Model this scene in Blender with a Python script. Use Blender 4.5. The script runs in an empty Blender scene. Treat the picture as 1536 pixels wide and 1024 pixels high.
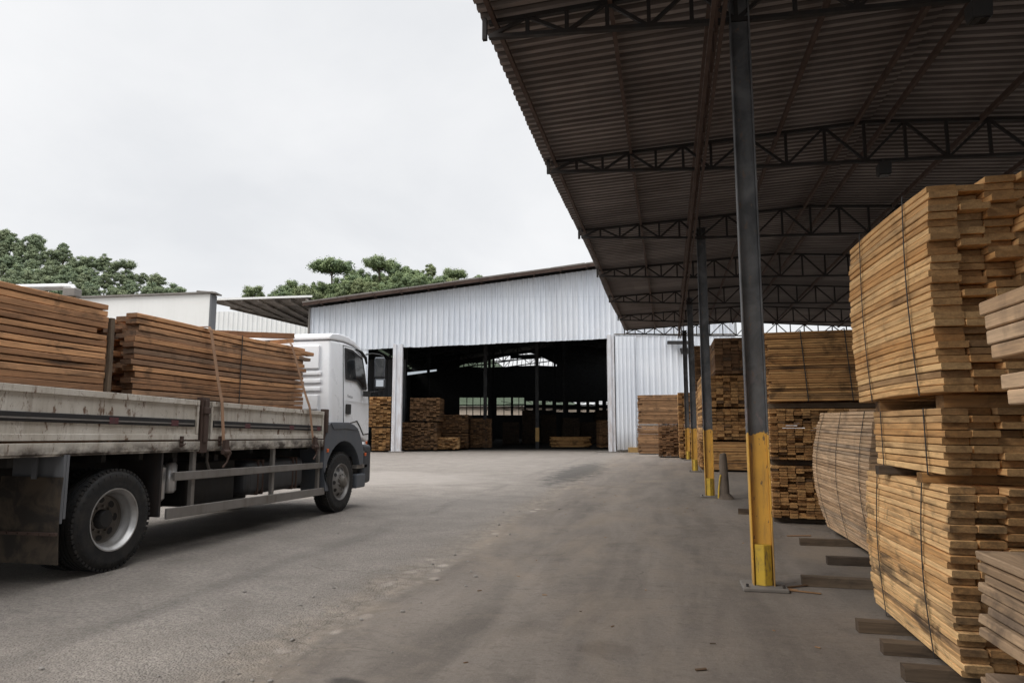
import bpy, bmesh, math, random
from mathutils import Vector, Matrix
R = math.radians
rnd = random.Random(7)
scene = bpy.context.scene
COL = scene.collection

# ---------------------------------------------------------------- mesh builder
class MB:
    def __init__(s):
        s.v = []; s.f = []; s.t = []; s.m = []
    def add(s, vs, fs, tone=(0.5, 0.5, 0.0), mi=0, flags=None):
        b = len(s.v); s.v.extend([tuple(p) for p in vs])
        for i, f in enumerate(fs):
            s.f.append([b + k for k in f])
            tt = tone if flags is None else (tone[0], tone[1], flags[i])
            s.t.append(tt); s.m.append(mi)
    def box(s, x0, x1, y0, y1, z0, z1, tone=(0.5, 0.5, 0), mi=0):
        vs = [(x0,y0,z0),(x1,y0,z0),(x1,y1,z0),(x0,y1,z0),(x0,y0,z1),(x1,y0,z1),(x1,y1,z1),(x0,y1,z1)]
        s.add(vs, [(0,3,2,1),(4,5,6,7),(0,1,5,4),(1,2,6,5),(2,3,7,6),(3,0,4,7)], tone, mi)
    def bar(s, p, q, w, h=None, up=(0,0,1), tone=(0.5,0.5,0), mi=0):
        h = h or w; p = Vector(p); q = Vector(q); d = (q - p).normalized(); u = Vector(up)
        if abs(d.dot(u)) > 0.98: u = Vector((0,1,0))
        a = d.cross(u).normalized() * (w/2); b = a.cross(d).normalized() * (h/2)
        vs = [p-a-b,p+a-b,p+a+b,p-a+b,q-a-b,q+a-b,q+a+b,q-a+b]
        s.add(vs, [(0,3,2,1),(4,5,6,7),(0,1,5,4),(1,2,6,5),(2,3,7,6),(3,0,4,7)], tone, mi)
    def tube(s, pts, r, n=10, cap=True, tone=(0.5,0.5,0), mi=0):
        pts = [Vector(p) for p in pts]; rings = []
        rr = r if isinstance(r, (list, tuple)) else [r]*len(pts)
        u = None
        for i, p in enumerate(pts):
            d = (pts[min(i+1,len(pts)-1)] - pts[max(i-1,0)]).normalized()
            if u is None:
                u = d.cross(Vector((0,0,1)) if abs(d.z) < .9 else Vector((1,0,0))).normalized()
            u = (u - d*u.dot(d)).normalized(); w = d.cross(u)
            rings.append([p + (u*math.cos(2*math.pi*k/n) + w*math.sin(2*math.pi*k/n))*rr[i] for k in range(n)])
        vs = [v for g in rings for v in g]; fs = []
        for i in range(len(pts)-1):
            for k in range(n):
                a = i*n+k; b = i*n+(k+1)%n
                fs.append((a,b,b+n,a+n))
        if cap:
            fs.append(tuple(range(n-1,-1,-1))); fs.append(tuple((len(pts)-1)*n+k for k in range(n)))
        s.add(vs, fs, tone, mi)
    def prism(s, poly, x0, x1, axis='x', tone=(0.5,0.5,0), mi=0):
        # poly of (a,b); axis x -> (X,a,b); y -> (a,Y,b)
        f = (lambda a,b,c: (c,a,b)) if axis == 'x' else (lambda a,b,c: (a,c,b))
        n = len(poly)
        vs = [f(a,b,x0) for a,b in poly] + [f(a,b,x1) for a,b in poly]
        fs = [tuple(range(n)), tuple(range(2*n-1,n-1,-1))]
        for i in range(n):
            j = (i+1)%n; fs.append((i, i+n, j+n, j))
        s.add(vs, fs, tone, mi)
    def lathe(s, prof, cx, cy, cz, n=48, tone=(0.5,0.5,0), mi=0):
        # revolve (x offset, radius) about X axis through (.,cy,cz)
        vs = []; fs = []; m = len(prof)
        for k in range(n):
            a = 2*math.pi*k/n
            for (dx, r) in prof:
                vs.append((cx+dx, cy+r*math.cos(a), cz+r*math.sin(a)))
        for k in range(n):
            for i in range(m-1):
                a = k*m+i; b = ((k+1)%n)*m+i
                fs.append((a, a+1, b+1, b))
        s.add(vs, fs, tone, mi)
    def build(s, name, mats, parent=None, smooth=False, bevel=0, segs=2, fixn=True):
        me = bpy.data.meshes.new(name); me.from_pydata(s.v, [], s.f)
        if not isinstance(mats, (list, tuple)): mats = [mats]
        for m in mats: me.materials.append(m)
        me.polygons.foreach_set('material_index', s.m)
        at = me.attributes.new('tone', 'FLOAT_COLOR', 'FACE')
        flat = []
        for t in s.t: flat.extend((t[0], t[1], t[2], 1.0))
        at.data.foreach_set('color', flat)
        me.update()
        if fixn:
            bm = bmesh.new(); bm.from_mesh(me); bmesh.ops.recalc_face_normals(bm, faces=bm.faces[:]); bm.to_mesh(me); bm.free()
        if smooth:
            me.polygons.foreach_set('use_smooth', [True]*len(me.polygons))
            try: me.set_sharp_from_angle(angle=R(40))
            except Exception: pass
        o = bpy.data.objects.new(name, me); COL.objects.link(o)
        if parent: o.parent = parent
        if bevel:
            b = o.modifiers.new('bevel', 'BEVEL'); b.width = bevel; b.segments = segs; b.limit_method = 'ANGLE'; b.angle_limit = R(35)
            b.harden_normals = False
        return o

def tag(o, label=None, cat=None, group=None, kind=None):
    if label: o['label'] = label
    if cat: o['category'] = cat
    if group: o['group'] = group
    if kind: o['kind'] = kind
    return o
def empty(name, loc=(0,0,0), rz=0, label=None, cat=None, group=None):
    o = bpy.data.objects.new(name, None); COL.objects.link(o)
    o.location = loc; o.rotation_euler = (0,0,rz); o.empty_display_size = 0.2
    return tag(o, label, cat, group)
def copy_tree(o, parent=None):
    c = o.copy(); COL.objects.link(c)
    if parent: c.parent = parent
    for ch in [x for x in bpy.data.objects if x.parent == o]: copy_tree(ch, c)
    return c

# ---------------------------------------------------------------- materials
class NT:
    def __init__(s, name):
        s.mat = bpy.data.materials.new(name); s.mat.use_nodes = True
        s.n = s.mat.node_tree; s.n.nodes.clear()
        s.out = s.n.nodes.new('ShaderNodeOutputMaterial'); s.b = s.n.nodes.new('ShaderNodeBsdfPrincipled')
        s.n.links.new(s.b.outputs[0], s.out.inputs[0])
    def node(s, t, **k):
        n = s.n.nodes.new(t)
        for a, v in k.items(): setattr(n, a, v)
        return n
    def link(s, a, b): s.n.links.new(a, b)
    def val(s, sock, v):
        if hasattr(v, 'links') or isinstance(v, bpy.types.NodeSocket): s.link(v, sock)
        else: sock.default_value = v
    def math(s, op, a, b=0.5, clamp=False):
        n = s.node('ShaderNodeMath', operation=op); n.use_clamp = clamp
        s.val(n.inputs[0], a); s.val(n.inputs[1], b); return n.outputs[0]
    def mix(s, f, a, b, mode='MIX'):
        n = s.node('ShaderNodeMix', data_type='RGBA', blend_type=mode)
        s.val(n.inputs[0], f)
        for i, c in ((6, a), (7, b)):
            if isinstance(c, (tuple, list)): c = tuple(c)[:3] + (1,)
            s.val(n.inputs[i], c)
        return n.outputs[2]
    def coord(s, kind='Object', scale=(1,1,1), off=None):
        t = s.node('ShaderNodeTexCoord'); m = s.node('ShaderNodeMapping')
        s.link(t.outputs[kind], m.inputs[0]); m.inputs['Scale'].default_value = scale
        if off is not None: s.link(off, m.inputs['Location'])
        return m.outputs[0]
    def noise(s, vec, scale=1, detail=4, rough=0.55, dist=0):
        n = s.node('ShaderNodeTexNoise'); s.link(vec, n.inputs['Vector'])
        n.inputs['Scale'].default_value = scale; n.inputs['Detail'].default_value = detail
        n.inputs['Roughness'].default_value = rough; n.inputs['Distortion'].default_value = dist
        return n.outputs[0]
    def ramp(s, f, a, b, va=0.0, vb=1.0):
        n = s.node('ShaderNodeMapRange'); n.clamp = True
        s.link(f, n.inputs[0]); n.inputs[1].default_value = a; n.inputs[2].default_value = b
        n.inputs[3].default_value = va; n.inputs[4].default_value = vb; return n.outputs[0]
    def xyz(s, vec):
        n = s.node('ShaderNodeSeparateXYZ'); s.link(vec, n.inputs[0]); return n.outputs
    def bump(s, h, strength=0.3, dist=0.01):
        n = s.node('ShaderNodeBump'); n.inputs['Strength'].default_value = strength; n.inputs['Distance'].default_value = dist
        s.link(h, n.inputs['Height']); s.link(n.outputs[0], s.b.inputs['Normal'])
    def fin(s, col, rough=0.7, metal=0.0, spec=None):
        if isinstance(col, tuple): col = col[:3] + (1,)
        s.val(s.b.inputs['Base Color'], col); s.val(s.b.inputs['Roughness'], rough); s.val(s.b.inputs['Metallic'], metal)
        if spec is not None: s.b.inputs['Specular IOR Level'].default_value = spec
        return s.mat

def wood(name, ca, cb, dark, stain=0.45, grey=None, endc=0.8, streak=1.0):
    n = NT(name)
    at = n.node('ShaderNodeAttribute', attribute_name='tone'); sep = n.node('ShaderNodeSeparateColor'); n.link(at.outputs['Color'], sep.inputs[0])
    tr, tg, te = sep.outputs[0], sep.outputs[1], sep.outputs[2]
    cmb = n.node('ShaderNodeCombineXYZ'); n.link(n.math('MULTIPLY', tr, 37.0), cmb.inputs[0]); n.link(n.math('MULTIPLY', tg, 91.0), cmb.inputs[1]); n.link(n.math('MULTIPLY', tr, 53.0), cmb.inputs[2])
    v1 = n.coord('Object', (26, 1.3, 60), cmb.outputs[0])
    g = n.noise(v1, 1.0, 6, 0.62, 0.4)
    v2 = n.coord('Object', (5, 1.1, 9), cmb.outputs[0])
    st = n.noise(v2, 1.0, 4, 0.6, 0.2)
    v3 = n.coord('Object', (90, 90, 90))
    e = n.noise(v3, 1.0, 4, 0.6)
    base = n.mix(tr, ca, cb)
    base = n.mix(n.ramp(tg, 0.0, 0.3, 0.35, 0.0), base, n.mix(1.0, base, (1.12,1.08,1.0), 'MULTIPLY'))
    if grey: base = n.mix(n.ramp(tg, 0.7, 0.97), base, grey)
    fine = n.noise(n.coord('Object', (70, 5, 160), cmb.outputs[0]), 1.0, 3, 0.6)
    base = n.mix(n.ramp(g, 0.36, 0.68, 0, 0.75*streak), base, n.mix(0.5, base, dark))
    base = n.mix(n.ramp(fine, 0.5, 0.72, 0, 0.5), base, n.mix(0.5, base, dark))
    base = n.mix(n.math('MULTIPLY', n.ramp(st, 0.56, 0.72), n.math('MULTIPLY', n.ramp(tg, 0.15, 0.8), stain*2, True)), base, dark)
    smear = n.noise(n.coord('Object', (11, 2.6, 22), cmb.outputs[0]), 1.0, 5, 0.7, 0.5)
    base = n.mix(n.ramp(smear, 0.47, 0.68, 0, 0.7), base, n.mix(0.6, base, dark))
    base = n.mix(n.ramp(smear, 0.42, 0.28, 0, 0.35), base, n.mix(0.5, base, (min(1,cb[0]*1.3), min(1,cb[1]*1.3), min(1,cb[2]*1.35))))
    # weather blotches that cross several planks
    wv = n.noise(n.coord('Object', (1.1, 1.6, 2.6)), 1.6, 5, 0.62, 0.6)
    base = n.mix(n.ramp(wv, 0.54, 0.66, 0, stain), base, n.mix(0.75, base, dark))
    endcol = n.mix(n.ramp(e, 0.3, 0.7, 0, 0.6), base, n.mix(0.6, base, dark))
    endcol = n.mix(1.0, endcol, (endc, endc*0.97, endc*0.94), 'MULTIPLY')  # darker end grain, with shade on the end faces painted in
    colr = n.mix(te, base, endcol)
    n.bump(n.math('ADD', n.math('MULTIPLY', g, 0.6), n.math('MULTIPLY', fine, 0.5)), 0.35, 0.004)
    return n.fin(colr, 0.78, 0, 0.25)

M = {}
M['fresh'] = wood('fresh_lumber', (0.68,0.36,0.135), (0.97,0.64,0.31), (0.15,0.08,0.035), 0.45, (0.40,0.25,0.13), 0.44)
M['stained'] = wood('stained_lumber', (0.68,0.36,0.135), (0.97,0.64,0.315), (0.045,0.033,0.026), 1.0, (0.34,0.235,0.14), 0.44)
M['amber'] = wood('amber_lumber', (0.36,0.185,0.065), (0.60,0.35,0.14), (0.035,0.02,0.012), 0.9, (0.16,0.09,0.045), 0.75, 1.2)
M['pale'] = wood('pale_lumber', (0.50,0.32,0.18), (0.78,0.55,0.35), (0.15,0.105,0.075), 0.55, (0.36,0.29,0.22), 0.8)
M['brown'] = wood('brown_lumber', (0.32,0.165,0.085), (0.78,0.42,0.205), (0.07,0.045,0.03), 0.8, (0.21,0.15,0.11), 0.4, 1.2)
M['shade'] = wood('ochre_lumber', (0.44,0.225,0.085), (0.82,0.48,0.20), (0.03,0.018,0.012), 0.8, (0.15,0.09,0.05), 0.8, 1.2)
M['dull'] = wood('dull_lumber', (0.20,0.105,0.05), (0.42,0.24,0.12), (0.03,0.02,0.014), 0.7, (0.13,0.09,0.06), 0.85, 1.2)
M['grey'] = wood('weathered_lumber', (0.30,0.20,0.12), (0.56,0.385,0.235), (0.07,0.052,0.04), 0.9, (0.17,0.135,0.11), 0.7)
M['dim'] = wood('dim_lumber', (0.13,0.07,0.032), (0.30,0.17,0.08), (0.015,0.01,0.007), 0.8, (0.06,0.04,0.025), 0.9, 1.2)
M['beam'] = wood('dark_timber', (0.075,0.057,0.043), (0.17,0.125,0.085), (0.03,0.022,0.018), 0.6, None, 0.9)

def paint(name, col, dirt=(0.12,0.09,0.06), amount=0.3, rough=0.4, metal=0.0, scale=3.0, streak=(6,6,0.6), bump=0.0):
    n = NT(name)
    a = n.noise(n.coord('Object', (scale,)*3), 1.0, 6, 0.6)
    b = n.noise(n.coord('Object', streak), 1.5, 5, 0.6)
    f = n.math('ADD', n.ramp(a, 0.45, 0.75, 0, amount), n.ramp(b, 0.5, 0.75, 0, amount), True)
    c = n.mix(f, col, dirt)
    n.bump(a, 0.1+bump, 0.004)
    return n.fin(c, n.ramp(a, 0.3, 0.7, rough*0.85, min(1, rough*1.3)), metal)
M['white_paint'] = paint('white_cab_paint', (0.82,0.835,0.86), (0.5,0.48,0.45), 0.07, 0.28)
M['grey_plastic'] = paint('grey_plastic', (0.075,0.085,0.10), (0.13,0.12,0.11), 0.25, 0.5)
M['bumper'] = paint('bumper_plastic', (0.03,0.035,0.043), (0.08,0.07,0.06), 0.25, 0.5)
M['black'] = paint('black_metal', (0.012,0.012,0.013), (0.04,0.033,0.027), 0.35, 0.6)
M['chassis'] = paint('chassis_black', (0.012,0.011,0.010), (0.035,0.027,0.02), 0.4, 0.85)
M['tank'] = paint('tank_metal', (0.03,0.032,0.036), (0.06,0.05,0.04), 0.3, 0.5)
M['alu'] = paint('aluminium', (0.20,0.185,0.17), (0.10,0.08,0.06), 0.35, 0.55, 0.25)
M['silver'] = paint('silver', (0.5,0.5,0.5), (0.2,0.17,0.14), 0.25, 0.35, 0.8)
M['rim'] = paint('rim_metal', (0.42,0.415,0.41), (0.13,0.105,0.08), 0.4, 0.42, 0.8)
M['rimdark'] = paint('rim_disc', (0.15,0.135,0.12), (0.05,0.04,0.03), 0.5, 0.6, 0.3)
M['frontrim'] = paint('front_rim_metal', (0.25,0.24,0.23), (0.08,0.06,0.045), 0.3, 0.5, 0.5)
M['white_plain'] = paint('white_render', (0.76,0.765,0.75), (0.5,0.49,0.45), 0.14, 0.8, 0, 0.7, (3,3,0.3))
M['grey_trim'] = paint('grey_trim', (0.12,0.125,0.135), (0.2,0.2,0.2), 0.3, 0.7)
M['truss'] = paint('truss_paint', (0.010,0.009,0.009), (0.025,0.015,0.011), 0.5, 0.7)
M['steel_dark'] = paint('dark_steel', (0.028,0.026,0.026), (0.05,0.03,0.02), 0.5, 0.6, 0.2)
M['purlin'] = paint('rusty_steel', (0.065,0.038,0.028), (0.035,0.024,0.02), 0.5, 0.75)
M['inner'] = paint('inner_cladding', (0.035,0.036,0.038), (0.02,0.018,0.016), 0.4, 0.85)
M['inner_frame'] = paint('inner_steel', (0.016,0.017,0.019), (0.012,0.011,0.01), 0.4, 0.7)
M['strap'] = paint('strap_band', (0.03,0.032,0.034), (0.08,0.06,0.045), 0.3, 0.5, 0.4)
M['webbing'] = paint('tan_webbing', (0.34,0.20,0.12), (0.15,0.1,0.07), 0.4, 0.9)
M['orange'] = paint('orange_lens', (0.7,0.12,0.02), (0.3,0.08,0.02), 0.2, 0.3)
M['red'] = paint('red_tape', (0.11,0.025,0.03), (0.06,0.04,0.04), 0.9, 0.6)
M['stone'] = paint('concrete_pad', (0.17,0.155,0.14), (0.09,0.08,0.07), 0.5, 0.95)
M['stone_chip'] = paint('stone_chip', (0.24,0.22,0.20), (0.12,0.11,0.1), 0.4, 0.9, 0, 30)
M['beige'] = paint('beige_render', (0.62,0.52,0.42), (0.4,0.33,0.26), 0.25, 0.9)
M['yellow_edge'] = paint('ochre_timber', (0.35,0.22,0.08), (0.12,0.08,0.05), 0.4, 0.8)
M['bark'] = paint('bark', (0.12,0.092,0.07), (0.045,0.036,0.03), 0.6, 0.95)

def m_glass():
    n = NT('dark_window_glass')
    n.b.inputs['IOR'].default_value = 1.5
    v = n.noise(n.coord('Object', (3,2.2,2.6)), 1.4, 4, 0.6, 0.8)
    return n.fin(n.mix(n.ramp(v, 0.45, 0.62), (0.008,0.009,0.01), (0.05,0.05,0.05)), 0.06, 0, 0.6)
M['glass'] = m_glass()
def m_mirror():
    n = NT('mirror_glass'); return n.fin((0.5,0.52,0.55), 0.04, 1.0)
M['mirror'] = m_mirror()
def m_tyre():
    n = NT('tyre_rubber')
    a = n.noise(n.coord('Object', (6,6,6)), 1.3, 6, 0.65)
    n.bump(n.noise(n.coord('Object', (60,60,60)), 1, 3), 0.15, 0.003)
    return n.fin(n.mix(n.ramp(a, 0.4, 0.75, 0, 0.9), (0.010,0.0105,0.0115), (0.034,0.030,0.026)), 0.68, 0, 0.35)
M['tyre'] = m_tyre()
def m_board():
    # chalky white side boards with rust and road dirt
    n = NT('dirty_white_board')
    co = n.coord('Object')
    z = n.xyz(co)[2]
    a = n.noise(co, 2.0, 6, 0.6); b = n.noise(n.coord('Object', (4, 6.5, 2.6)), 1.5, 8, 0.72, 0.5)
    c = n.mix(n.ramp(a, 0.35, 0.7, 0, 0.85), (0.58,0.545,0.485), (0.38,0.335,0.275))
    v = n.noise(n.coord('Object', (9, 9, 0.9)), 1.4, 4, 0.6)
    c = n.mix(n.ramp(v, 0.5, 0.7, 0, 0.5), c, (0.26,0.21,0.16))
    c = n.mix(n.ramp(b, 0.56, 0.63, 0, 0.95), c, (0.115,0.052,0.022))
    fine = n.noise(co, 22, 5, 0.7)
    c = n.mix(n.ramp(fine, 0.62, 0.7, 0, 0.8), c, (0.10,0.055,0.03))
    low = n.math('ADD', n.ramp(z, 1.24, 1.35, 0.75, 0.0), n.math('MULTIPLY', a, 0.0))
    lo = n.math('MULTIPLY', low, n.ramp(n.noise(n.coord('Object', (3, 3.4, 6)), 1.2, 5, 0.6), 0.35, 0.6), True)
    c = n.mix(n.math('MULTIPLY', lo, 1.5, True), c, (0.055,0.043,0.034))
    n.bump(b, 0.25, 0.005)
    return n.fin(c, 0.62)
M['board'] = m_board()
def m_flap():
    n = NT('mud_flap')
    a = n.noise(n.coord('Object', (2.5,2.5,2.5)), 1.6, 5, 0.6, 0.6)
    return n.fin(n.mix(n.ramp(a, 0.42, 0.6), (0.022,0.018,0.014), (0.065,0.048,0.033)), 0.9)
M['flap'] = m_flap()
def m_column():
    n = NT('column_paint')
    co = n.coord('Object'); z = n.xyz(co)[2]
    e = n.noise(n.coord('Object', (9,9,9)), 1, 4, 0.6)
    edge = n.math('ADD', z, n.math('MULTIPLY', n.math('SUBTRACT', e, 0.5), 0.16))
    a = n.noise(co, 2.2, 6, 0.62, 0.5); b = n.noise(n.coord('Object', (14,14,1.2)), 1, 5, 0.6)
    grey = n.mix(n.ramp(a, 0.38, 0.66), (0.036,0.038,0.042), (0.12,0.124,0.13))
    grey = n.mix(n.ramp(b, 0.56, 0.75, 0, 0.6), grey, (0.11,0.09,0.08))
    patch = n.noise(n.coord('Object', (3,3,2.2)), 1.3, 4, 0.55, 0.6)
    zone = n.math('MULTIPLY', n.ramp(z, 1.45, 1.62), n.ramp(z, 2.1, 1.75))
    grey = n.mix(n.math('MULTIPLY', zone, n.ramp(patch, 0.5, 0.56), True), grey, (0.15,0.125,0.13))
    yel = n.mix(n.ramp(a, 0.42, 0.75, 0, 0.55), (0.62,0.35,0.06), (0.34,0.20,0.06))
    yel = n.mix(n.ramp(b, 0.52, 0.66, 0, 0.75), yel, (0.17,0.11,0.06))
    chip = n.noise(n.coord('Object', (22,22,9)), 1, 5, 0.7, 0.4)
    yel = n.mix(n.ramp(chip, 0.6, 0.64, 0, 0.85), yel, (0.10,0.075,0.055))
    grey = n.mix(n.ramp(chip, 0.6, 0.65, 0, 0.6), grey, (0.13,0.085,0.06))
    yel = n.mix(n.ramp(z, 0.0, 0.25, 0.55, 0), yel, (0.12,0.09,0.06))
    n.bump(a, 0.15, 0.006)
    return n.fin(n.mix(n.ramp(edge, 1.43, 1.436), yel, grey), 0.5)
M['column'] = m_column()
def m_guard():
    n = NT('yellow_guard_paint'); co = n.coord('Object'); a = n.noise(co, 9, 6, 0.65, 0.4)
    b = n.noise(n.coord('Object', (16,16,3)), 1, 5, 0.7)
    c = n.mix(n.ramp(a, 0.45, 0.68), (0.52,0.34,0.03), (0.30,0.21,0.04))
    return n.fin(n.mix(n.ramp(b, 0.56, 0.66, 0, 0.9), c, (0.09,0.06,0.04)), 0.55)
M['guard'] = m_guard()
def m_clad():
    n = NT('galvanised_cladding'); co = n.coord('Object')
    a = n.noise(n.coord('Object', (3.2,3.2,0.22)), 1.0, 6, 0.62); b = n.noise(co, 0.35, 4, 0.5); d = n.noise(n.coord('Object', (14,14,0.5)), 1.0, 4, 0.6)
    c = n.mix(n.ramp(b, 0.35, 0.65), (0.62,0.665,0.73), (0.72,0.76,0.815))
    c = n.mix(n.ramp(a, 0.5, 0.75, 0, 0.4), c, (0.50,0.51,0.53))
    c = n.mix(n.ramp(d, 0.54, 0.72, 0, 0.3), c, (0.36,0.37,0.40))
    z = n.xyz(co)[2]
    c = n.mix(n.math('MULTIPLY', n.ramp(z, 0.0, 1.3, 0.9, 0.0), n.ramp(a, 0.35, 0.6), True), c, (0.24,0.22,0.20))
    # sheet lap lines
    x = n.xyz(co)[0]
    lap = n.math('PINGPONG', n.math('ADD', z, 0.3), 1.62)
    c = n.mix(n.ramp(lap, 0.0, 0.012, 0.35, 0), c, (0.25,0.26,0.28))
    xm = n.math('FLOOR', n.math('DIVIDE', x, 1.02)); wn = n.node('ShaderNodeTexWhiteNoise', noise_dimensions='1D'); n.link(xm, wn.inputs['W'])
    c = n.mix(n.ramp(wn.outputs['Value'], 0, 1, 0, 0.22), c, (0.50,0.51,0.53))
    return n.fin(c, 0.5, 0.12)
M['clad'] = m_clad()
def m_post():
    n = NT('painted_post'); a = n.noise(n.coord('Object', (6,6,1.0)), 1.2, 5, 0.6)
    z = n.xyz(n.coord('Object'))[2]
    f = n.math('MULTIPLY', n.ramp(a, 0.4, 0.62), n.ramp(z, 0.2, 7.0, 1.0, 0.5), True)
    return n.fin(n.mix(n.math('MULTIPLY', f, 0.5), (0.60,0.62,0.66), (0.30,0.21,0.16)), 0.6)
M['post'] = m_post()
def m_roof():
    n = NT('roof_sheet'); co = n.coord('Object')
    at = n.node('ShaderNodeAttribute', attribute_name='tone'); sep = n.node('ShaderNodeSeparateColor'); n.link(at.outputs['Color'], sep.inputs[0])
    a = n.noise(n.coord('Object', (0.5,2.2,0.5)), 1.2, 6, 0.65, 0.4); b = n.noise(co, 0.5, 4, 0.6); d = n.noise(n.coord('Object', (0.6,14,1)), 1, 3, 0.6)
    c = n.mix(n.ramp(a, 0.35, 0.68), (0.175,0.152,0.146), (0.31,0.275,0.262))
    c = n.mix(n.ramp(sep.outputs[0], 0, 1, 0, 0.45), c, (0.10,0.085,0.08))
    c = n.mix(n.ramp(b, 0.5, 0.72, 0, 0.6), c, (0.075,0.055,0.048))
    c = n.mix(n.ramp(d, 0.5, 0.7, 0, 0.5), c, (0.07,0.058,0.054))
    # shade inside the ribs painted into the sheet colour
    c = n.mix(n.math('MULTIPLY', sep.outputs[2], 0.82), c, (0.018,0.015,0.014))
    return n.fin(c, 0.75, 0.0)
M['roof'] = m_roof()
def m_roof2():
    n = NT('old_roof_sheet'); a = n.noise(n.coord('Object', (1,1,1)), 0.9, 6, 0.65, 0.4)
    return n.fin(n.mix(n.ramp(a, 0.35, 0.65), (0.10,0.083,0.07), (0.36,0.32,0.285)), 0.8)
M['roof_old'] = m_roof2()

def m_ground():
    n = NT('yard_surface'); co = n.coord('Object'); x, y, z = n.xyz(co)
    big = n.noise(co, 0.28, 5, 0.6, 0.3); mid = n.noise(co, 1.6, 6, 0.62, 0.4); fine = n.noise(co, 26, 5, 0.72); grit = n.noise(co, 95, 4, 0.75)
    vor = n.node('ShaderNodeTexVoronoi'); n.link(co, vor.inputs['Vector']); vor.inputs['Scale'].default_value = 60
    stones = vor.outputs['Distance']
    flake = n.noise(n.coord('Object', (5.5, 11, 1)), 1.0, 6, 0.72, 1.2)
    asph = n.mix(n.ramp(mid, 0.35, 0.68), (0.287,0.255,0.224), (0.426,0.382,0.338))
    asph = n.mix(n.ramp(big, 0.4, 0.66, 0, 0.6), asph, (0.256,0.226,0.199))
    asph = n.mix(n.ramp(fine, 0.42, 0.66, 0, 0.85), asph, (0.178,0.155,0.136))
    asph = n.mix(n.ramp(stones, 0.0, 0.28, 0.5, 0), asph, (0.40,0.375,0.345))
    asph = n.mix(n.ramp(grit, 0.44, 0.3, 0, 0.7), asph, (0.078,0.068,0.060))
    asph = n.mix(n.ramp(grit, 0.57, 0.68, 0, 0.7), asph, (0.527,0.481,0.426))
    asph = n.mix(n.ramp(flake, 0.52, 0.66, 0, 0.45), asph, (0.16,0.145,0.13))
    # worn concrete under the canopy, streaked along the driving direction
    lane = n.noise(n.coord('Object', (1.5, 0.22, 1)), 1.1, 6, 0.62, 0.5)
    conc = n.mix(n.ramp(lane, 0.36, 0.64), (0.174,0.151,0.132), (0.287,0.252,0.220))
    conc = n.mix(n.ramp(mid, 0.5, 0.7, 0, 0.55), conc, (0.310,0.263,0.217))
    blot = n.noise(co, 0.75, 6, 0.66, 0.8)
    conc = n.mix(n.ramp(blot, 0.57, 0.68, 0, 0.6), conc, (0.147,0.126,0.108))
    conc = n.mix(n.ramp(fine, 0.5, 0.75, 0, 0.55), conc, (0.139,0.120,0.104))
    conc = n.mix(n.ramp(grit, 0.42, 0.3, 0, 0.5), conc, (0.093,0.080,0.071))
    conc = n.mix(n.ramp(grit, 0.6, 0.7, 0, 0.6), conc, (0.465,0.414,0.355))
    conc = n.mix(n.ramp(flake, 0.53, 0.68, 0, 0.5), conc, (0.13,0.115,0.10))
    conc = n.mix(n.ramp(flake, 0.44, 0.3, 0, 0.4), conc, (0.29,0.265,0.235))
    spk = n.noise(co, 48, 5, 0.78)
    conc = n.mix(n.ramp(spk, 0.56, 0.66, 0, 0.55), conc, (0.12,0.11,0.10))
    conc = n.mix(n.ramp(spk, 0.43, 0.34, 0, 0.5), conc, (0.32,0.30,0.275))
    # boundary: wobbling line near x = -2.45
    wob = n.math('MULTIPLY', n.math('SUBTRACT', n.noise(n.coord('Object', (1,1,1)), 1.3, 6, 0.7), 0.5), 1.0)
    xb = n.math('ADD', x, wob)
    m = n.ramp(xb, -2.62, -2.35)
    c = n.mix(m, asph, conc)
    # dirt and broken aggregate band along the boundary
    w2 = n.math('MULTIPLY', n.math('SUBTRACT', n.noise(co, 2.2, 7, 0.7, 0.3), 0.5), 1.1)
    band = n.ramp(n.math('ABSOLUTE', n.math('ADD', n.math('ADD', x, 2.62), w2)), 0.0, 0.4, 0.9, 0.0)
    dirtcol = n.mix(n.ramp(n.noise(co, 7, 6, 0.7), 0.42, 0.62), (0.194,0.160,0.128), (0.403,0.343,0.277))
    fade = n.ramp(n.noise(co, 0.6, 3, 0.5), 0.3, 0.6, 0.35, 0.95)
    c = n.mix(n.math('MULTIPLY', n.math('MULTIPLY', n.ramp(band, 0.1, 0.6), fade, True), 0.62), c, dirtcol)
    for tx in (-1.55, 0.15, -4.2):
        tr_ = n.ramp(n.math('ABSOLUTE', n.math('SUBTRACT', n.math('ADD', x, n.math('MULTIPLY', lane, 0.5)), tx+0.25)), 0.08, 0.22, 1.0, 0.0)
        c = n.mix(n.math('MULTIPLY', n.math('MULTIPLY', tr_, n.ramp(n.noise(n.coord('Object', (3, 0.5, 1)), 1.0, 4), 0.4, 0.6)), 0.28), c, (0.09,0.082,0.075))
    # pale patches of exposed cement
    v2 = n.node('ShaderNodeTexVoronoi'); n.link(n.coord('Object', (2.6,1.9,1)), v2.inputs['Vector']); v2.inputs['Scale'].default_value = 1.6
    bw = n.ramp(n.math('ABSOLUTE', n.math('ADD', x, 2.5)), 0.05, 0.4, 1, 0)
    pp = n.math('MULTIPLY', n.math('MULTIPLY', bw, n.ramp(v2.outputs['Distance'], 0.2, 0.32, 1, 0)), n.ramp(n.noise(co, 0.9, 3), 0.5, 0.56), True)
    c = n.mix(n.math('MULTIPLY', pp, 0.8), c, (0.480,0.429,0.376))
    # tan dust on the slab
    dust = n.noise(n.coord('Object', (0.7,0.35,1)), 1.0, 7, 0.68, 0.6)
    c = n.mix(n.math('MULTIPLY', n.ramp(dust, 0.50, 0.66, 0, 0.6), m), c, (0.318,0.263,0.206))
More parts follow.
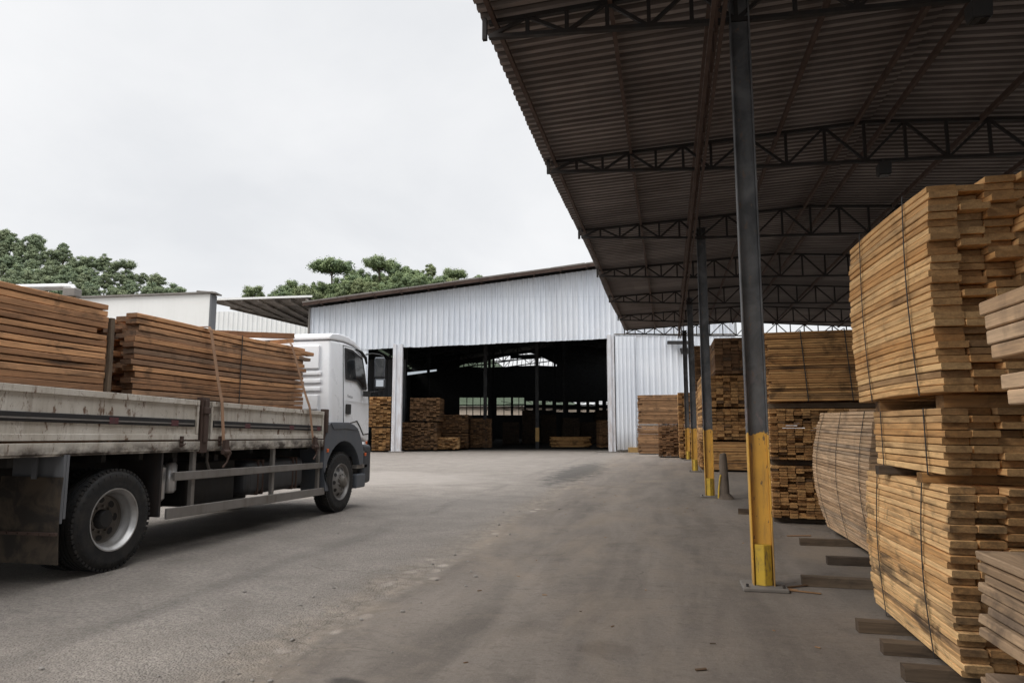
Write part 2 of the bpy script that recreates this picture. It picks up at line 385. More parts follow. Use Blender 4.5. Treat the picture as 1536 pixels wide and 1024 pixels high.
    # cracks
    vc = n.node('ShaderNodeTexVoronoi', feature='DISTANCE_TO_EDGE')
    wp = n.node('ShaderNodeVectorMath', operation='ADD'); nn = n.node('ShaderNodeTexNoise'); n.link(co, nn.inputs['Vector']); nn.inputs['Scale'].default_value = 1.7; nn.inputs['Detail'].default_value = 5
    n.link(co, wp.inputs[0]); sc = n.node('ShaderNodeVectorMath', operation='SCALE'); n.link(nn.outputs['Color'], sc.inputs[0]); sc.inputs['Scale'].default_value = 0.9; n.link(sc.outputs[0], wp.inputs[1])
    n.link(wp.outputs[0], vc.inputs['Vector']); vc.inputs['Scale'].default_value = 0.33
    crack = n.math('MULTIPLY', n.ramp(vc.outputs['Distance'], 0.0, 0.006, 1, 0), n.ramp(n.noise(co, 0.5, 3), 0.5, 0.6), True)
    c = n.mix(n.math('MULTIPLY', crack, 0.5), c, (0.078,0.067,0.057))
    # straight joint across the yard
    jn = n.math('MULTIPLY', n.ramp(n.math('ABSOLUTE', n.math('SUBTRACT', n.math('ADD', y, n.math('MULTIPLY', x, 0.15)), 14.25)), 0.0, 0.03, 1, 0), n.ramp(x, -2.3, -2.6), True)
    c = n.mix(n.math('MULTIPLY', jn, 0.6), c, (0.078,0.067,0.057))
    # oil stains, then broader dark and pale patches
    def spot(cx, cy, rx, ry, th, colr, amt, cc):
        d = n.math('SQRT', n.math('ADD', n.math('POWER', n.math('DIVIDE', n.math('SUBTRACT', x, cx), rx), 2.0), n.math('POWER', n.math('DIVIDE', n.math('SUBTRACT', y, cy), ry), 2.0)))
        d = n.math('ADD', d, n.math('MULTIPLY', n.math('SUBTRACT', n.noise(co, th, 5, 0.7), 0.5), 2.2))
        return n.mix(n.ramp(d, 0.5, 1.0, amt, 0), cc, colr)
    c = spot(-3.0, 23.5, 0.9, 6.5, 2.4, (0.03,0.03,0.03), 0.75, c)
    c = spot(-0.45, 4.9, 0.22, 0.22, 3.0, (0.078,0.056,0.040), 0.3, c)
    c = spot(-1.9, 3.95, 0.16, 0.08, 3.0, (0.03,0.03,0.03), 0.7, c)
    c = spot(-7.2, 8.0, 1.6, 5.5, 0.8, (0.085,0.074,0.064), 0.5, c)  # darker patch over the truck's footprint
    c = spot(-9.0, 19.0, 5.0, 3.5, 0.5, (0.449,0.407,0.369), 0.5, c)
    # far yard is paler, compacted
    c = n.mix(n.ramp(y, 14.0, 26.0, 0, 0.2), c, n.mix(n.ramp(mid, 0.35, 0.65), (0.419,0.377,0.341), (0.527,0.481,0.433)))
    # gloom inside the shed painted onto the floor (local depth beyond the facade line)
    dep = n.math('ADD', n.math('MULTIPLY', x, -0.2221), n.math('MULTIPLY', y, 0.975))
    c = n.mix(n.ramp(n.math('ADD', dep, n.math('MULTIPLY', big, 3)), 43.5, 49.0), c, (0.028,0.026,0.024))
    hgt = n.math('ADD', n.math('MULTIPLY', fine, 0.6), n.math('ADD', n.math('MULTIPLY', grit, 0.5), n.math('MULTIPLY', n.math('SUBTRACT', 1.0, m), n.math('MULTIPLY', stones, -1.6))))
    hgt = n.math('ADD', hgt, n.math('MULTIPLY', mid, 1.2))
    hgt = n.math('ADD', hgt, n.math('MULTIPLY', flake, 1.3)); n.bump(hgt, 0.7, 0.013)
    c = n.mix(1.0, c, n.mix(m, (0.72,0.715,0.71), (0.73,0.715,0.70)), 'MULTIPLY')
    return n.fin(c, 0.88, 0, 0.3)
M['ground'] = m_ground()

def m_leaf(name, ca, cb, haze=0.0):
    n = NT(name)
    at = n.node('ShaderNodeAttribute', attribute_name='tone'); sep = n.node('ShaderNodeSeparateColor'); n.link(at.outputs['Color'], sep.inputs[0])
    oi = n.node('ShaderNodeObjectInfo')
    c = n.mix(sep.outputs[0], ca, cb)
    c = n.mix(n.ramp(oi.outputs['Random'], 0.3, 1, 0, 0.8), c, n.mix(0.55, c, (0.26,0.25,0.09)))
    c = n.mix(n.ramp(sep.outputs[1], 0, 1, 0.28, 0.0), c, n.mix(0.7, c, (0.015,0.025,0.012)))  # shading painted into the leaves: darker below, lighter on top
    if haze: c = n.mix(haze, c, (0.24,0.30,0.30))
    return n.fin(c, 0.75, 0, 0.2)
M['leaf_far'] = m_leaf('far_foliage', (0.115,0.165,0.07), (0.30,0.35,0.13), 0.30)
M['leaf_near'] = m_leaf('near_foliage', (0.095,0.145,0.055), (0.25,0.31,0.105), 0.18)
M['hill'] = paint('hill_ground', (0.045,0.065,0.035), (0.03,0.04,0.022), 0.5, 1.0, 0, 0.3)

# ---------------------------------------------------------------- lumber bundles
def plank(mb, x0, x1, y0, y1, z0, z1, tone, warp=None, nseg=1, ch=0.003, detail=True):
    w0 = (tone[0]*7919) % 1*6.28; w1 = (tone[1]*6101) % 1 - 0.5
    if detail:
        sec = [(x0+ch,z0),(x1-ch,z0),(x1,z0+ch),(x1,z1-ch),(x1-ch,z1),(x0+ch,z1),(x0,z1-ch),(x0,z0+ch)]
    else:
        sec = [(x0,z0),(x1,z0),(x1,z1),(x0,z1)]
    k = len(sec); vs = []
    for i in range(nseg+1):
        y = y0 + (y1-y0)*i/nseg
        bw_ = math.sin(w0 + y*2.6)*0.0018 + w1*0.003*(y/(y1-y0) - 0.5)*2; bx_ = math.sin(w0*1.7 + y*1.9)*0.003
        for (x, z) in sec:
            p = (x + bx_, y, z + bw_); vs.append(warp(p) if warp else p)
    fs = [tuple(range(k))]; fl = [1.0]
    fs.append(tuple(nseg*k + j for j in range(k-1,-1,-1))); fl.append(1.0)
    for i in range(nseg):
        for j in range(k):
            a = i*k+j; b = i*k+(j+1)%k
            fs.append((a, a+k, b+k, b)); fl.append(0.0)
    mb.add(vs, fs, tone, 0, fl)

def strap_loop(mb, y, W, H, warp, wd=0.016, off=0.009, nz=14, lean=0.0):
    pts = []
    for i in range(nz+1): pts.append((-off, H*i/nz))
    for i in range(1, 5): pts.append((W*i/4.0 + (off if i == 4 else 0), H+off))
    for i in range(1, nz+1): pts.append((W+off, H - H*i/nz))
    pts.append((W/2, -off)); pts.append((-off, -off))
    pts[0] = (-off, -off)
    pts = pts[:-1]
    n = len(pts)
    for i in range(n):
        a = pts[i]; b = pts[(i+1)%n]
        def w(p): return Vector(warp(p) if warp else p)
        ya = y + lean*a[1]/H; yb = y + lean*b[1]/H
        q = [w((a[0],ya-wd/2,a[1])), w((b[0],yb-wd/2,b[1])), w((b[0],yb+wd/2,b[1])), w((a[0],ya+wd/2,a[1]))]
        # give the band a real thickness
        c = w((W/2, y, H/2)); nrm = (q[1]-q[0]).cross(q[3]-q[0])
        if nrm.length > 1e-9:
            nrm.normalize()
            if nrm.dot((q[0]+q[2])/2 - c) < 0: nrm = -nrm
        q2 = [p + nrm*0.003 for p in q]
        mb.add(q+q2, [(0,1,2,3),(7,6,5,4),(0,4,5,1),(3,2,6,7),(0,3,7,4),(1,5,6,2)])

def bundle(label, loc, L, W, H, t=0.043, pw=0.145, mat='fresh', rz=0.0, straps=(), warp=None, nseg=4, detail=True,
           jit=0.03, alt=0.0, jx=0.004, rec=0.0, group=None, name='lumber_bundle', seed=1, rowfun=None, skip=None, strap_off=0.009, gap=0.0025, hollow=True, lean=0.0):
    """planks run along local y; base corner at the origin"""
    r = random.Random(seed)
    root = empty(name, loc, rz, label, 'lumber bundle', group)
    mb = MB(); rows = max(1, int(round(H/t))); th = H/rows; cols = max(1, int(round(W/pw))); cw = W/cols
    rowdark = [r.random() for _ in range(rows)]
    for j in range(rows):
        sh = (alt if j % 2 else 0.0)
        rj = r.uniform(-jx, jx)
        for i in range(cols):
            if hollow and 1 < i < cols-2 and 0 < j < rows-2 and cols > 6 and False: continue
            if skip and skip(i, j, cols, rows): continue
            e0 = r.uniform(-jit, jit) + (sh if r.random() < 0.8 else 0); e1 = r.uniform(-jit, jit) - sh*0.3
            y0, y1 = e0, L + e1
            if r.random() < rec: y0 += r.uniform(0.06, 0.2)
            if rowfun: y0, y1 = rowfun(i, j, rows, y0, y1, r)
            dz = r.uniform(0.0012, gap+0.002); g = r.uniform(0.002, 0.006)
            q = min(0.999, max(0.0, 0.35*rowdark[j] + 0.65*r.random()))
            xs = i*cw + (rj + r.uniform(-jx, jx) if i in (0, cols-1) else 0)
            plank(mb, xs + g, xs + cw - g, y0, y1, j*th + dz, (j+1)*th - 0.0015, (r.random(), q, 0), warp, nseg, 0.0045, detail)
    mb.build('planks', M[mat], root, fixn=True)
    for k, y in enumerate(straps):
        s = MB(); strap_loop(s, y, W, H, warp, off=strap_off, lean=lean)
        s.build('band', M['strap'], root)
    return root

def timber(name, label, p, q, w, h, mat='beam', cat='timber', group=None, seed=0):
    """loose sawn timber, slightly irregular"""
    r = random.Random(seed+11); p = Vector(p); q = Vector(q); L = (q-p).length
    mb = MB(); ph = r.random()*6
    plank(mb, -w/2, w/2, 0, L, 0, h, (r.random(), r.random(), 0), lambda c: (c[0]+0.004*math.sin(c[1]*5+ph), c[1], c[2]+0.002*math.sin(c[1]*7+ph)), 5, 0.004)
    o = mb.build(name, M[mat]); o.location = p
    d = q-p; o.rotation_euler = (math.atan2(d.z, math.hypot(d.x, d.y)), 0, math.atan2(-d.x, d.y))
    return tag(o, label, cat, group)

# ================================================================= ground
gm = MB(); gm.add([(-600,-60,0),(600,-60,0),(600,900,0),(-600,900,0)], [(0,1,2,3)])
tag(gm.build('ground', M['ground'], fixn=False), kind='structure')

# ================================================================= canopy (axis along +Y)
TY = [7.0 + 4.22*i for i in range(7)]   # truss lines
EX, RX, WX = -1.86, 3.15, 11.5
def rz_(x):   # underside of the sheet
    if x <= RX: return 6.07 + (x-EX)/(RX-EX)*0.22
    return 6.29 - (x-RX)*0.075
def bz_(x):   # truss bottom chord
    if x <= 0.8: return 5.87 + (x-EX)/(0.8-EX)*(-0.17)
    return 5.70 - (x-0.8)*0.035
canopy = empty('canopy', (0.8, 7.0, 0), 0, 'long dark steel canopy over stacked lumber, on grey columns with yellow feet', 'canopy')
def cbuild(mb, name, mat, parent=canopy, **k):
    base = Vector((0.8, 7.0, 0)) if parent == canopy else Vector((0,0,0))
    mb.v = [tuple(Vector(v)-base) for v in mb.v]
    return mb.build(name, mat, parent, **k)
# sheets: ribs run across the canopy; two pitches
def roof_sheet(xs, y0, y1, off=0.0, per=0.165, amp=0.036):
    mb = MB(); vs = []; cols = len(xs); rr = random.Random(3); st = []
    n = int((y1-y0)/per)
    for k in range(n):
        for (u, v) in ((0.0,0),(0.42,0),(0.56,1),(0.86,1)): st.append((y0+(k+u)*per, v))
    st.append((y0+n*per, 0))
    for (y, v) in st:
        sheet = int((y-y0)/0.86)
        for i, x in enumerate(xs):
            first = (i == 0 and x < 0)
            vs.append((x + (0.03*math.sin(sheet*12.9898) if first else 0), y, rz_(x)+0.045+off+v*amp + 0.004*math.sin(sheet*7.1+i*2)))
    for k in range(len(st)-1):
        for i in range(cols-1):
            a = k*cols+i
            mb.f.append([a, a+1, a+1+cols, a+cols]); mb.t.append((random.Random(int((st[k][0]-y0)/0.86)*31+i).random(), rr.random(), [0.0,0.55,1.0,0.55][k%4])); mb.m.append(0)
    mb.v = vs; return mb
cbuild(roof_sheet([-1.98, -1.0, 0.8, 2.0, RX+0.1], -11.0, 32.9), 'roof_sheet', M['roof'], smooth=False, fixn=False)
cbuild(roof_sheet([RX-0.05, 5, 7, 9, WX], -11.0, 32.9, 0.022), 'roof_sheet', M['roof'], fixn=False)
def truss(y):
    mb = MB(); xs = [EX+0.0]
    top = lambda x: rz_(x)-0.035
    # chords follow the roof
    for a, b in ((EX, 0.8), (0.8, RX), (RX, WX)):
        mb.bar((a, y, top(a)), (b, y, top(b)), 0.06, 0.05)
    for a, b in ((EX, 0.8), (0.8, WX)):
        mb.bar((a, y, bz_(a)), (b, y, bz_(b)), 0.06, 0.045)
    mb.bar((EX-0.05, y, bz_(EX)-0.03), (EX-0.05, y, rz_(EX)+0.02), 0.05)
    x = EX; k = 0
    step = 0.47
    nodes = [EX + (0.8-EX)*i/6 for i in range(7)] + [0.8 + 0.58*i for i in range(1, 19)]
    for i in range(len(nodes)-1):
        a, b = nodes[i], nodes[i+1]
        mb.bar((b, y, bz_(b)), (b, y, top(b)), 0.042, 0.042)
        if i % 2 == 0: mb.bar((a, y, bz_(a)), (b, y, top(b)), 0.038, 0.038)
        else: mb.bar((a, y, top(a)), (b, y, bz_(b)), 0.038, 0.038)
    return mb
for y in TY:
    cbuild(truss(y), 'truss', M['truss'])
for x in (-1.79, -0.5, 1.85, 3.0, 3.45, 4.75, 6.1, 7.5, 9.0):
    mb = MB(); z = rz_(x) - 0.005
    mb.box(x-0.018, x+0.018, -10.8, 32.7, z-0.055, z+0.02); mb.box(x-0.018, x+0.032, -10.8, 32.7, z-0.062, z-0.0555)
    cbuild(mb, 'purlin', M['purlin'])
# lattice girder along the columns
gd = MB()
for s in (-0.055, 0.055):
    gd.box(0.6+s-0.02, 0.6+s+0.02, 2.0, 32.6, 5.60, 5.64); gd.box(0.6+s-0.02, 0.6+s+0.02, 2.0, 32.6, 5.98, 6.02)
y = 2.0; k = 0
while y < 32.4:
    a, b = (5.63, 5.99) if k % 2 == 0 else (5.99, 5.63)
    gd.bar((0.6, y, a), (0.6, y+0.42, b), 0.03, 0.025); gd.bar((0.6, y+0.42, 5.63), (0.6, y+0.42, 5.99), 0.025)
    y += 0.42; k += 1
cbuild(gd, 'lattice_girder', M['purlin'])
# columns: rolled H section, web towards the camera
for i, y in enumerate(TY[::2]):
    yy = y + (0.0, 0.15, 0.3, 0.2)[i]
    t = 0.098; c = MB()
    H = 5.93
    for s in (-1, 1):
        c.box(min(s*t, s*(t-0.014)), max(s*t, s*(t-0.013)), -0.062, 0.062, 0.02, H)
    c.box(-t+0.0145, t-0.0145, -0.006, 0.006, 0.021, H-0.001)
    c.box(-0.14, 0.14, -0.12, 0.12, H+0.001, H+0.02)
    o = c.build('column', M['column'], canopy, bevel=0.003, segs=1); o.location = (0.03, yy-7.0, 0)
    p = MB(); p.box(-0.2, 0.2, -0.18, 0.17, 0.0, 0.035)
    p.build('base_plate', M['stone'], o, bevel=0.01)
    g = MB(); g.prism([(-0.075,-0.012),(-0.075,-0.045),(0.005,-0.08),(0.075,-0.045),(0.075,-0.012)], 0, 1, 'y')
    g.v = [(a, c_, b_*0.37+0.035) for (a, b_, c_) in g.v]
    g.build('base_guard', M['guard'], o, bevel=0.004, segs=1)
    for bx in (-0.16, 0.16):
        bt = MB(); bt.tube([(bx, -0.13, 0.03), (bx, -0.13, 0.062)], 0.014, 6); bt.build('anchor_bolt', M['steel_dark'], o)

# floodlights under the trusses
def floodlight(loc, label):
    t = empty('floodlight', loc, 0, label, 'floodlight', 'dark floodlights under the canopy trusses')
    b = MB(); b.prism([(-0.10,-0.02),(0.10,-0.02),(0.075,-0.20),(-0.075,-0.20)], -0.09, 0.09, 'x'); b.build('housing', M['black'], t, bevel=0.01)
    g = MB(); g.box(-0.07, 0.07, -0.06, 0.06, -0.21, -0.2035); g.build('lens', M['glass'], t)
    k = MB(); k.bar((0,0,-0.02), (0,0,0.05), 0.03); k.build('bracket', M['steel_dark'], t)
floodlight((3.02, 6.97, bz_(3.02)-0.05), 'boxy dark floodlight under the nearest truss, upper right')
floodlight((3.36, 11.19, bz_(3.36)-0.05), 'dark floodlight hung from the second truss, above the strapped stack')

# ================================================================= trucks
TX = -5.71
truck = empty('flatbed_truck', (TX, 8.0, 0), 0, 'white cab flatbed truck with dirty rusty side boards carrying two brown lumber bundles', 'truck')
def tb(mb, name, mat, parent=truck, **k):
    if parent == truck: mb.v = [(v[0]-TX, v[1]-8.0, v[2]) for v in mb.v]
    else: mb.v = [(v[0]-TX, v[1]-8.0, v[2]) for v in mb.v]
    return mb.build(name, mat, parent, **k)
def lerp(y, a, b): return a + (b-a)*(y-4.84)/(10.76-4.84)
# --- side boards
def side(mb, x, y0, y1, zt0, zt1, out):  # strip between heights given at y=4.84 / y=10.76
    a0, a1 = lerp(y0, *zt0), lerp(y1, *zt0); b0, b1 = lerp(y0, *zt1), lerp(y1, *zt1)
    vs = [(x,y0,a0),(x+out,y0,a0),(x+out,y1,a1),(x,y1,a1),(x,y0,b0),(x+out,y0,b0),(x+out,y1,b1),(x,y1,b1)]
    mb.add(vs, [(0,3,2,1),(4,5,6,7),(0,1,5,4),(1,2,6,5),(2,3,7,6),(3,0,4,7)])
def side_board(x, s, y0, y1):
    b = MB(); e = 0.03
    side(b, x - s*0.055, y0, y1, (1.375,1.30), (1.885,1.755), s*0.03)            # recessed face
    side(b, x - s*0.0245, y0, y1, (1.82,1.695), (1.887,1.757), s*0.03)           # top lip
    side(b, x - s*0.0245, y0, y1, (1.376,1.301), (1.442,1.367), s*0.026)         # bottom lip
    side(b, x - s*0.0245, y0, y0+e, (1.443,1.368), (1.819,1.694), s*0.026)
    side(b, x - s*0.0245, y1-e, y1, (1.443,1.368), (1.819,1.694), s*0.026)
    o = tb(b, 'side_board', M['board'], bevel=0.005)
    if s > 0:
        r = MB(); side(r, x - s*0.024, y0+0.05, y1-0.06, (1.555,1.43), (1.645,1.515), s*0.022); tb(r, 'rubbing_strip', M['black'], o, bevel=0.006)
        r = MB(); side(r, x - s*0.001, y0+0.06, y1-0.09, (1.582,1.457), (1.598,1.472), s*0.006); tb(r, 'silver_line', M['alu'], o)
        yy = y0 + 0.35
        for yy in ([6.08, 7.0] if y0 < 5 else [8.45, 9.6, 10.45]):
            r = MB(); side(r, x - s*0.002, yy, yy+0.12, (1.56,1.435), (1.628,1.498), s*0.0075); tb(r, 'reflector_tape', M['red'], o)
    return o
side_board(TX, 1, 3.3, 7.49); side_board(TX, 1, 7.73, 10.68)
side_board(TX-2.49, -1, 3.3, 7.49); side_board(TX-2.49, -1, 7.73, 10.68)
# posts and frame rail
p = MB(); side(p, TX-0.08, 7.535, 7.675, (1.21,1.14), (1.93,1.80), 0.085); side(p, TX+0.006, 7.57, 7.64, (1.34,1.27), (1.90,1.77), 0.02); side(p, TX+0.007, 7.55, 7.66, (1.72,1.6), (1.80,1.68), 0.035)
tb(p, 'stanchion', M['purlin'], bevel=0.006)
p = MB(); side(p, TX-0.08, 10.70, 10.84, (1.18,1.11), (1.95,1.80), 0.085); side(p, TX+0.006, 10.72, 10.80, (1.5,1.4), (1.9,1.72), 0.02)
tb(p, 'stanchion', M['purlin'], bevel=0.006)
for s, x in ((1, TX), (-1, TX-2.49)):
    p = MB(); side(p, x-s*0.1, 3.3, 10.84, (1.245,1.185), (1.355,1.285), s*0.098); side(p, x-s*0.12, 3.3, 10.84, (1.225,1.165), (1.2445,1.1845), s*0.11)
    tb(p, 'bed_rail', M['board'], bevel=0.006)
p = MB(); p.box(TX-2.38, TX-0.11, 3.3, 10.8, 1.235, 1.30); 
for i in range(14): p.box(TX-2.36, TX-0.13, 3.5+i*0.53, 3.56+i*0.53, 1.13, 1.234)
tb(p, 'bed_floor', M['chassis'])
p = MB(); p.box(TX-2.49, TX, 3.24, 3.295, 1.25, 1.88); tb(p, 'tailboard', M['board'], bevel=0.006)
p = MB(); p.box(TX-2.40, TX-0.09, 10.76, 10.83, 1.301, 1.72); tb(p, 'headboard', M['board'], bevel=0.006)
# latches
for yy in (7.18, 7.9, 10.35):
    l = MB(); z = lerp(yy, 1.36, 1.285)
    l.box(TX+0.003, TX+0.03, yy-0.02, yy+0.02, z-0.07, z+0.06); l.box(TX+0.003, TX+0.045, yy-0.045, yy+0.045, z+0.0, z+0.02)
    l.tube([(TX+0.03,yy-0.05,z-0.03),(TX+0.05,yy,z-0.045),(TX+0.03,yy+0.05,z-0.03)], 0.009, 6)
    tb(l, 'latch', M['purlin'], bevel=0.003)
# chassis
c = MB()
for x in (TX-0.85, TX-1.65): c.box(x-0.05, x+0.05, 3.4, 12.3, 0.82, 1.13)
for yy in (3.6, 5.2, 7.1, 8.4, 9.6, 10.9): c.box(TX-1.6, TX-0.9, yy-0.06, yy+0.06, 0.9, 1.08)
c.box(TX-2.2, TX-0.3, 6.2, 6.42, 0.43, 0.63); c.box(TX-2.1, TX-0.4, 11.36, 11.54, 0.40, 0.55)
c.tube([(TX-1.25, 6.3, 0.56), (TX-1.25, 10.8, 0.72)], 0.07, 10)
c.tube([(TX-1.25, 6.05, 0.53), (TX-1.25, 6.6, 0.53)], [0.15, 0.24], 12)
c.box(TX-1.6, TX-0.9, 10.2, 12.2, 0.55, 1.15)
tb(c, 'chassis', M['chassis'], bevel=0.01, segs=1)
def wrap_box(x0, x1, y0, y1, z0, z1, name, mat, bv=0.04, parent=truck):
    q = MB(); q.box(x0, x1, y0, y1, z0, z1); return tb(q, name, mat, parent, bevel=bv, segs=4)
ft = wrap_box(TX-0.72, TX-0.13, 8.75, 10.32, 0.53, 1.02, 'fuel_tank', M['tank'], 0.10)
for yy in (9.0, 9.12, 9.95, 10.05):
    q = MB(); q.box(TX-0.73, TX-0.118, yy, yy+0.035, 0.522, 1.03); tb(q, 'tank_strap', M['purlin'], ft, bevel=0.1, segs=4)
wrap_box(TX-0.75, TX-0.22, 7.62, 8.6, 0.5, 1.05, 'battery_box', M['chassis'], 0.03)
wrap_box(TX-2.40, TX-1.78, 7.0, 10.7, 0.34, 1.12, 'underbody_blocker', M['chassis'], 0.03)  # unseen box added on the far side to block light under the bed
wrap_box(TX-2.40, TX-2.30, 3.6, 5.5, 0.4, 1.15, 'tail_blocker', M['chassis'], 0.01)  # unseen panel added to keep side light out below the tail
wrap_box(TX-1.7, TX-0.8, 7.2, 8.4, 0.45, 1.1, 'transmission', M['chassis'], 0.08)
for yy, zz, rr_, hh in ((7.10, 0.66, 0.085, 0.36), (7.30, 0.74, 0.08, 0.30)):
    q = MB(); q.tube([(TX-0.22,yy,zz-0.03),(TX-0.22,yy,zz),(TX-0.22,yy,zz+hh),(TX-0.22,yy,zz+hh+0.03)], [rr_*0.7, rr_, rr_, rr_*0.7], 20)
    tb(q, 'air_canister', M['silver'], smooth=True)
for yy in (7.45, 8.25):
    q = MB(); q.box(TX-0.35, TX-0.31, yy, yy+0.08, 0.8, 1.23); tb(q, 'hanger', M['steel_dark'])
q = MB(); q.tube([(TX-0.2,7.95,1.2),(TX-0.16,7.9,1.05),(TX-0.16,7.95,0.95),(TX-0.19,8.05,0.93)], 0.018, 8); tb(q, 'hook', M['alu'], smooth=True)
# underrun bars
q = MB(); side(q, TX-0.04, 7.13, 10.86, (0.90,0.81), (1.01,0.905), 0.035); tb(q, 'underrun_bar', M['alu'], bevel=0.008)
q = MB(); side(q, TX-0.04, 7.03, 10.80, (0.475,0.365), (0.60,0.485), 0.035); tb(q, 'underrun_bar', M['alu'], bevel=0.008)
for yy in (7.48, 9.25, 10.62):
    q = MB(); q.box(TX-0.10, TX-0.045, yy, yy+0.06, lerp(yy,0.50,0.39), 1.23); tb(q, 'bar_bracket', M['alu'], bevel=0.004)
# wheel guards and flap
q = MB(); q.box(TX-0.62, TX-0.04, 6.93, 6.96, 0.47, 1.23); tb(q, 'wheel_guard', M['steel_dark'])
q = MB(); q.box(TX-0.64, TX+0.0, 5.60, 5.63, 0.62, 1.23); q.box(TX-0.11, TX-0.0, 5.565, 5.595, 0.58, 1.23); tb(q, 'wheel_guard', M['grey_trim'])
fl = MB(); n = 6
for i in range(n+1):
    a = i/n; fl.v += [(TX-0.72+0.0, 5.555-0.02*math.sin(a*3), 1.02-0.82*a), (TX+0.02-0.0*a, 5.555-0.025*math.sin(a*3+0.4), 1.02-0.82*a)]
for i in range(n): fl.f.append([2*i,2*i+1,2*i+3,2*i+2]); fl.t.append((.5,.5,0)); fl.m.append(0)
fo = tb(fl, 'mud_flap', M['flap']); sm = fo.modifiers.new('s','SOLIDIFY'); sm.thickness = 0.012
q = MB(); q.box(TX-0.74, TX+0.03, 5.50, 5.528, 0.475, 0.505)
for i in range(6): q.tube([(TX-0.66+i*0.125,5.50,0.49),(TX-0.66+i*0.125,5.49,0.49)], 0.01, 6)
tb(q, 'flap_bar', M['purlin'])
q = MB(); q.bar((TX-0.30,5.53,1.24),(TX-0.30,5.53,1.0),0.05,0.02); tb(q, 'flap_hanger', M['grey_trim'])
# wheels
def wheel(x, y, rear, s=1):
    """x = outer face, s=+1 faces +X"""
    r = 0.53; wd = 0.285
    w = empty('wheel', (0,0,0)); w.parent = truck; w.location = (x-TX, y-8.0, r)
    t = MB()
    prof = [(-0.03,0.315),(0.0,0.325),(0.006,0.36),(-0.004,0.40),(0.006,0.43),(-0.006,0.475),(-0.028,0.508),(-0.048,0.515),(-0.052,0.527)]
    W = wd
    lp = [(dx*s, rr) for dx, rr in prof]
    for gx in (0.095, 0.142, 0.19):
        lp += [(-(gx-0.008)*s, 0.53), (-(gx-0.006)*s, 0.518), (-(gx+0.006)*s, 0.518), (-(gx+0.008)*s, 0.53)]
    lp += [(-(W-0.052)*s,0.527),(-(W-0.048)*s,0.515),(-(W-0.006)*s,0.475),(-W*s,0.40),(-(W-0.03)*s,0.315)]
    t.lathe(lp, 0,0,0, 72)
    for k in range(60):   # shoulder blocks
        a = 2*math.pi*k/60
        for xx in (-0.047*s, -(W-0.047)*s):
            ca, sa = math.cos(a), math.sin(a)
            p0 = Vector((xx, ca*0.500, sa*0.500)); p1 = Vector((xx, ca*0.5285, sa*0.5285))
            t.bar(p0, p1, 0.034, 0.058, up=(1,0,0))
    for k in range(36):   # side wall marks
        a = 2*math.pi*k/36 + 0.03
        ca, sa = math.cos(a), math.sin(a)
        t.bar((0.002*s, ca*0.44, sa*0.44), (-0.002*s, ca*0.47, sa*0.47), 0.012, 0.006, up=(1,0,0))
    to = t.build('tyre', M['tyre'], w, smooth=True)
    m = MB()
    if rear:
        m.lathe([(dx*s, rr) for dx, rr in [(-0.02,0.327),(0.006,0.325),(0.004,0.312),(-0.012,0.305),(-0.03,0.285),(-0.06,0.278),(-0.10,0.27),(-0.125,0.255),(-0.15,0.25)]], 0,0,0, 64)
        m.lathe([(dx*s, rr) for dx, rr in [(-0.145,0.252),(-0.185,0.24),(-0.195,0.16),(-0.18,0.135),(-0.175,0.10)]], 0,0,0, 64, mi=1)
        m.lathe([(dx*s, rr) for dx, rr in [(-0.18,0.102),(-0.115,0.095),(-0.10,0.08),(-0.095,0.0)]], 0,0,0, 32, mi=2)
        hr, hx, hs = 0.198, -0.190, 0.031
        for k in range(10):
            a = 2*math.pi*k/10+0.2
            m.tube([(-0.18*s, 0.133*math.cos(a), 0.133*math.sin(a)), (-0.15*s, 0.133*math.cos(a), 0.133*math.sin(a))], 0.014, 6, mi=1)
    else:
        m.lathe([(dx*s, rr) for dx, rr in [(-0.02,0.325),(0.006,0.32),(0.0,0.305),(-0.02,0.295),(-0.045,0.285),(-0.05,0.26),(-0.035,0.235),(0.0,0.19),(0.012,0.165),(0.012,0.115)]], 0,0,0, 64)
        m.lathe([(dx*s, rr) for dx, rr in [(0.011,0.11),(0.05,0.10),(0.085,0.088),(0.09,0.07),(0.10,0.0)]], 0,0,0, 32, mi=1)
        hr, hx, hs = 0.225, -0.022, 0.026
        for k in range(10):
            a = 2*math.pi*k/10+0.2
            m.tube([(0.01*s, 0.138*math.cos(a), 0.138*math.sin(a)), (0.04*s, 0.138*math.cos(a), 0.138*math.sin(a))], 0.015, 6)
    m.build('rim', [M['rim'] if rear else M['frontrim'], M['rimdark'], M['black']], w, smooth=True)
    for k in range(8 if rear else 10):
        a = 2*math.pi*k/(8 if rear else 10); h = MB()
        cy, cz = hr*math.cos(a), hr*math.sin(a); pts = []
        for j in range(14):
            b = 2*math.pi*j/14; u = hs*1.35*math.cos(b); v = hs*math.sin(b)
            pts.append(((hx+0.007)*s + (0 if rear else -v*0.75*s), cy - u*math.sin(a) + v*math.cos(a), cz + u*math.cos(a) + v*math.sin(a)))
        h.add(pts, [tuple(range(14))])
        h.build('hand_hole', M['black'], w, fixn=False)
    return w
wheel(TX-0.03, 6.28, True); wheel(TX-0.36, 6.28, True)
wheel(TX-2.46, 6.28, True, -1); wheel(TX-2.13, 6.28, True, -1)
wheel(TX-0.03, 11.43, False); wheel(TX-2.46, 11.43, False, -1)

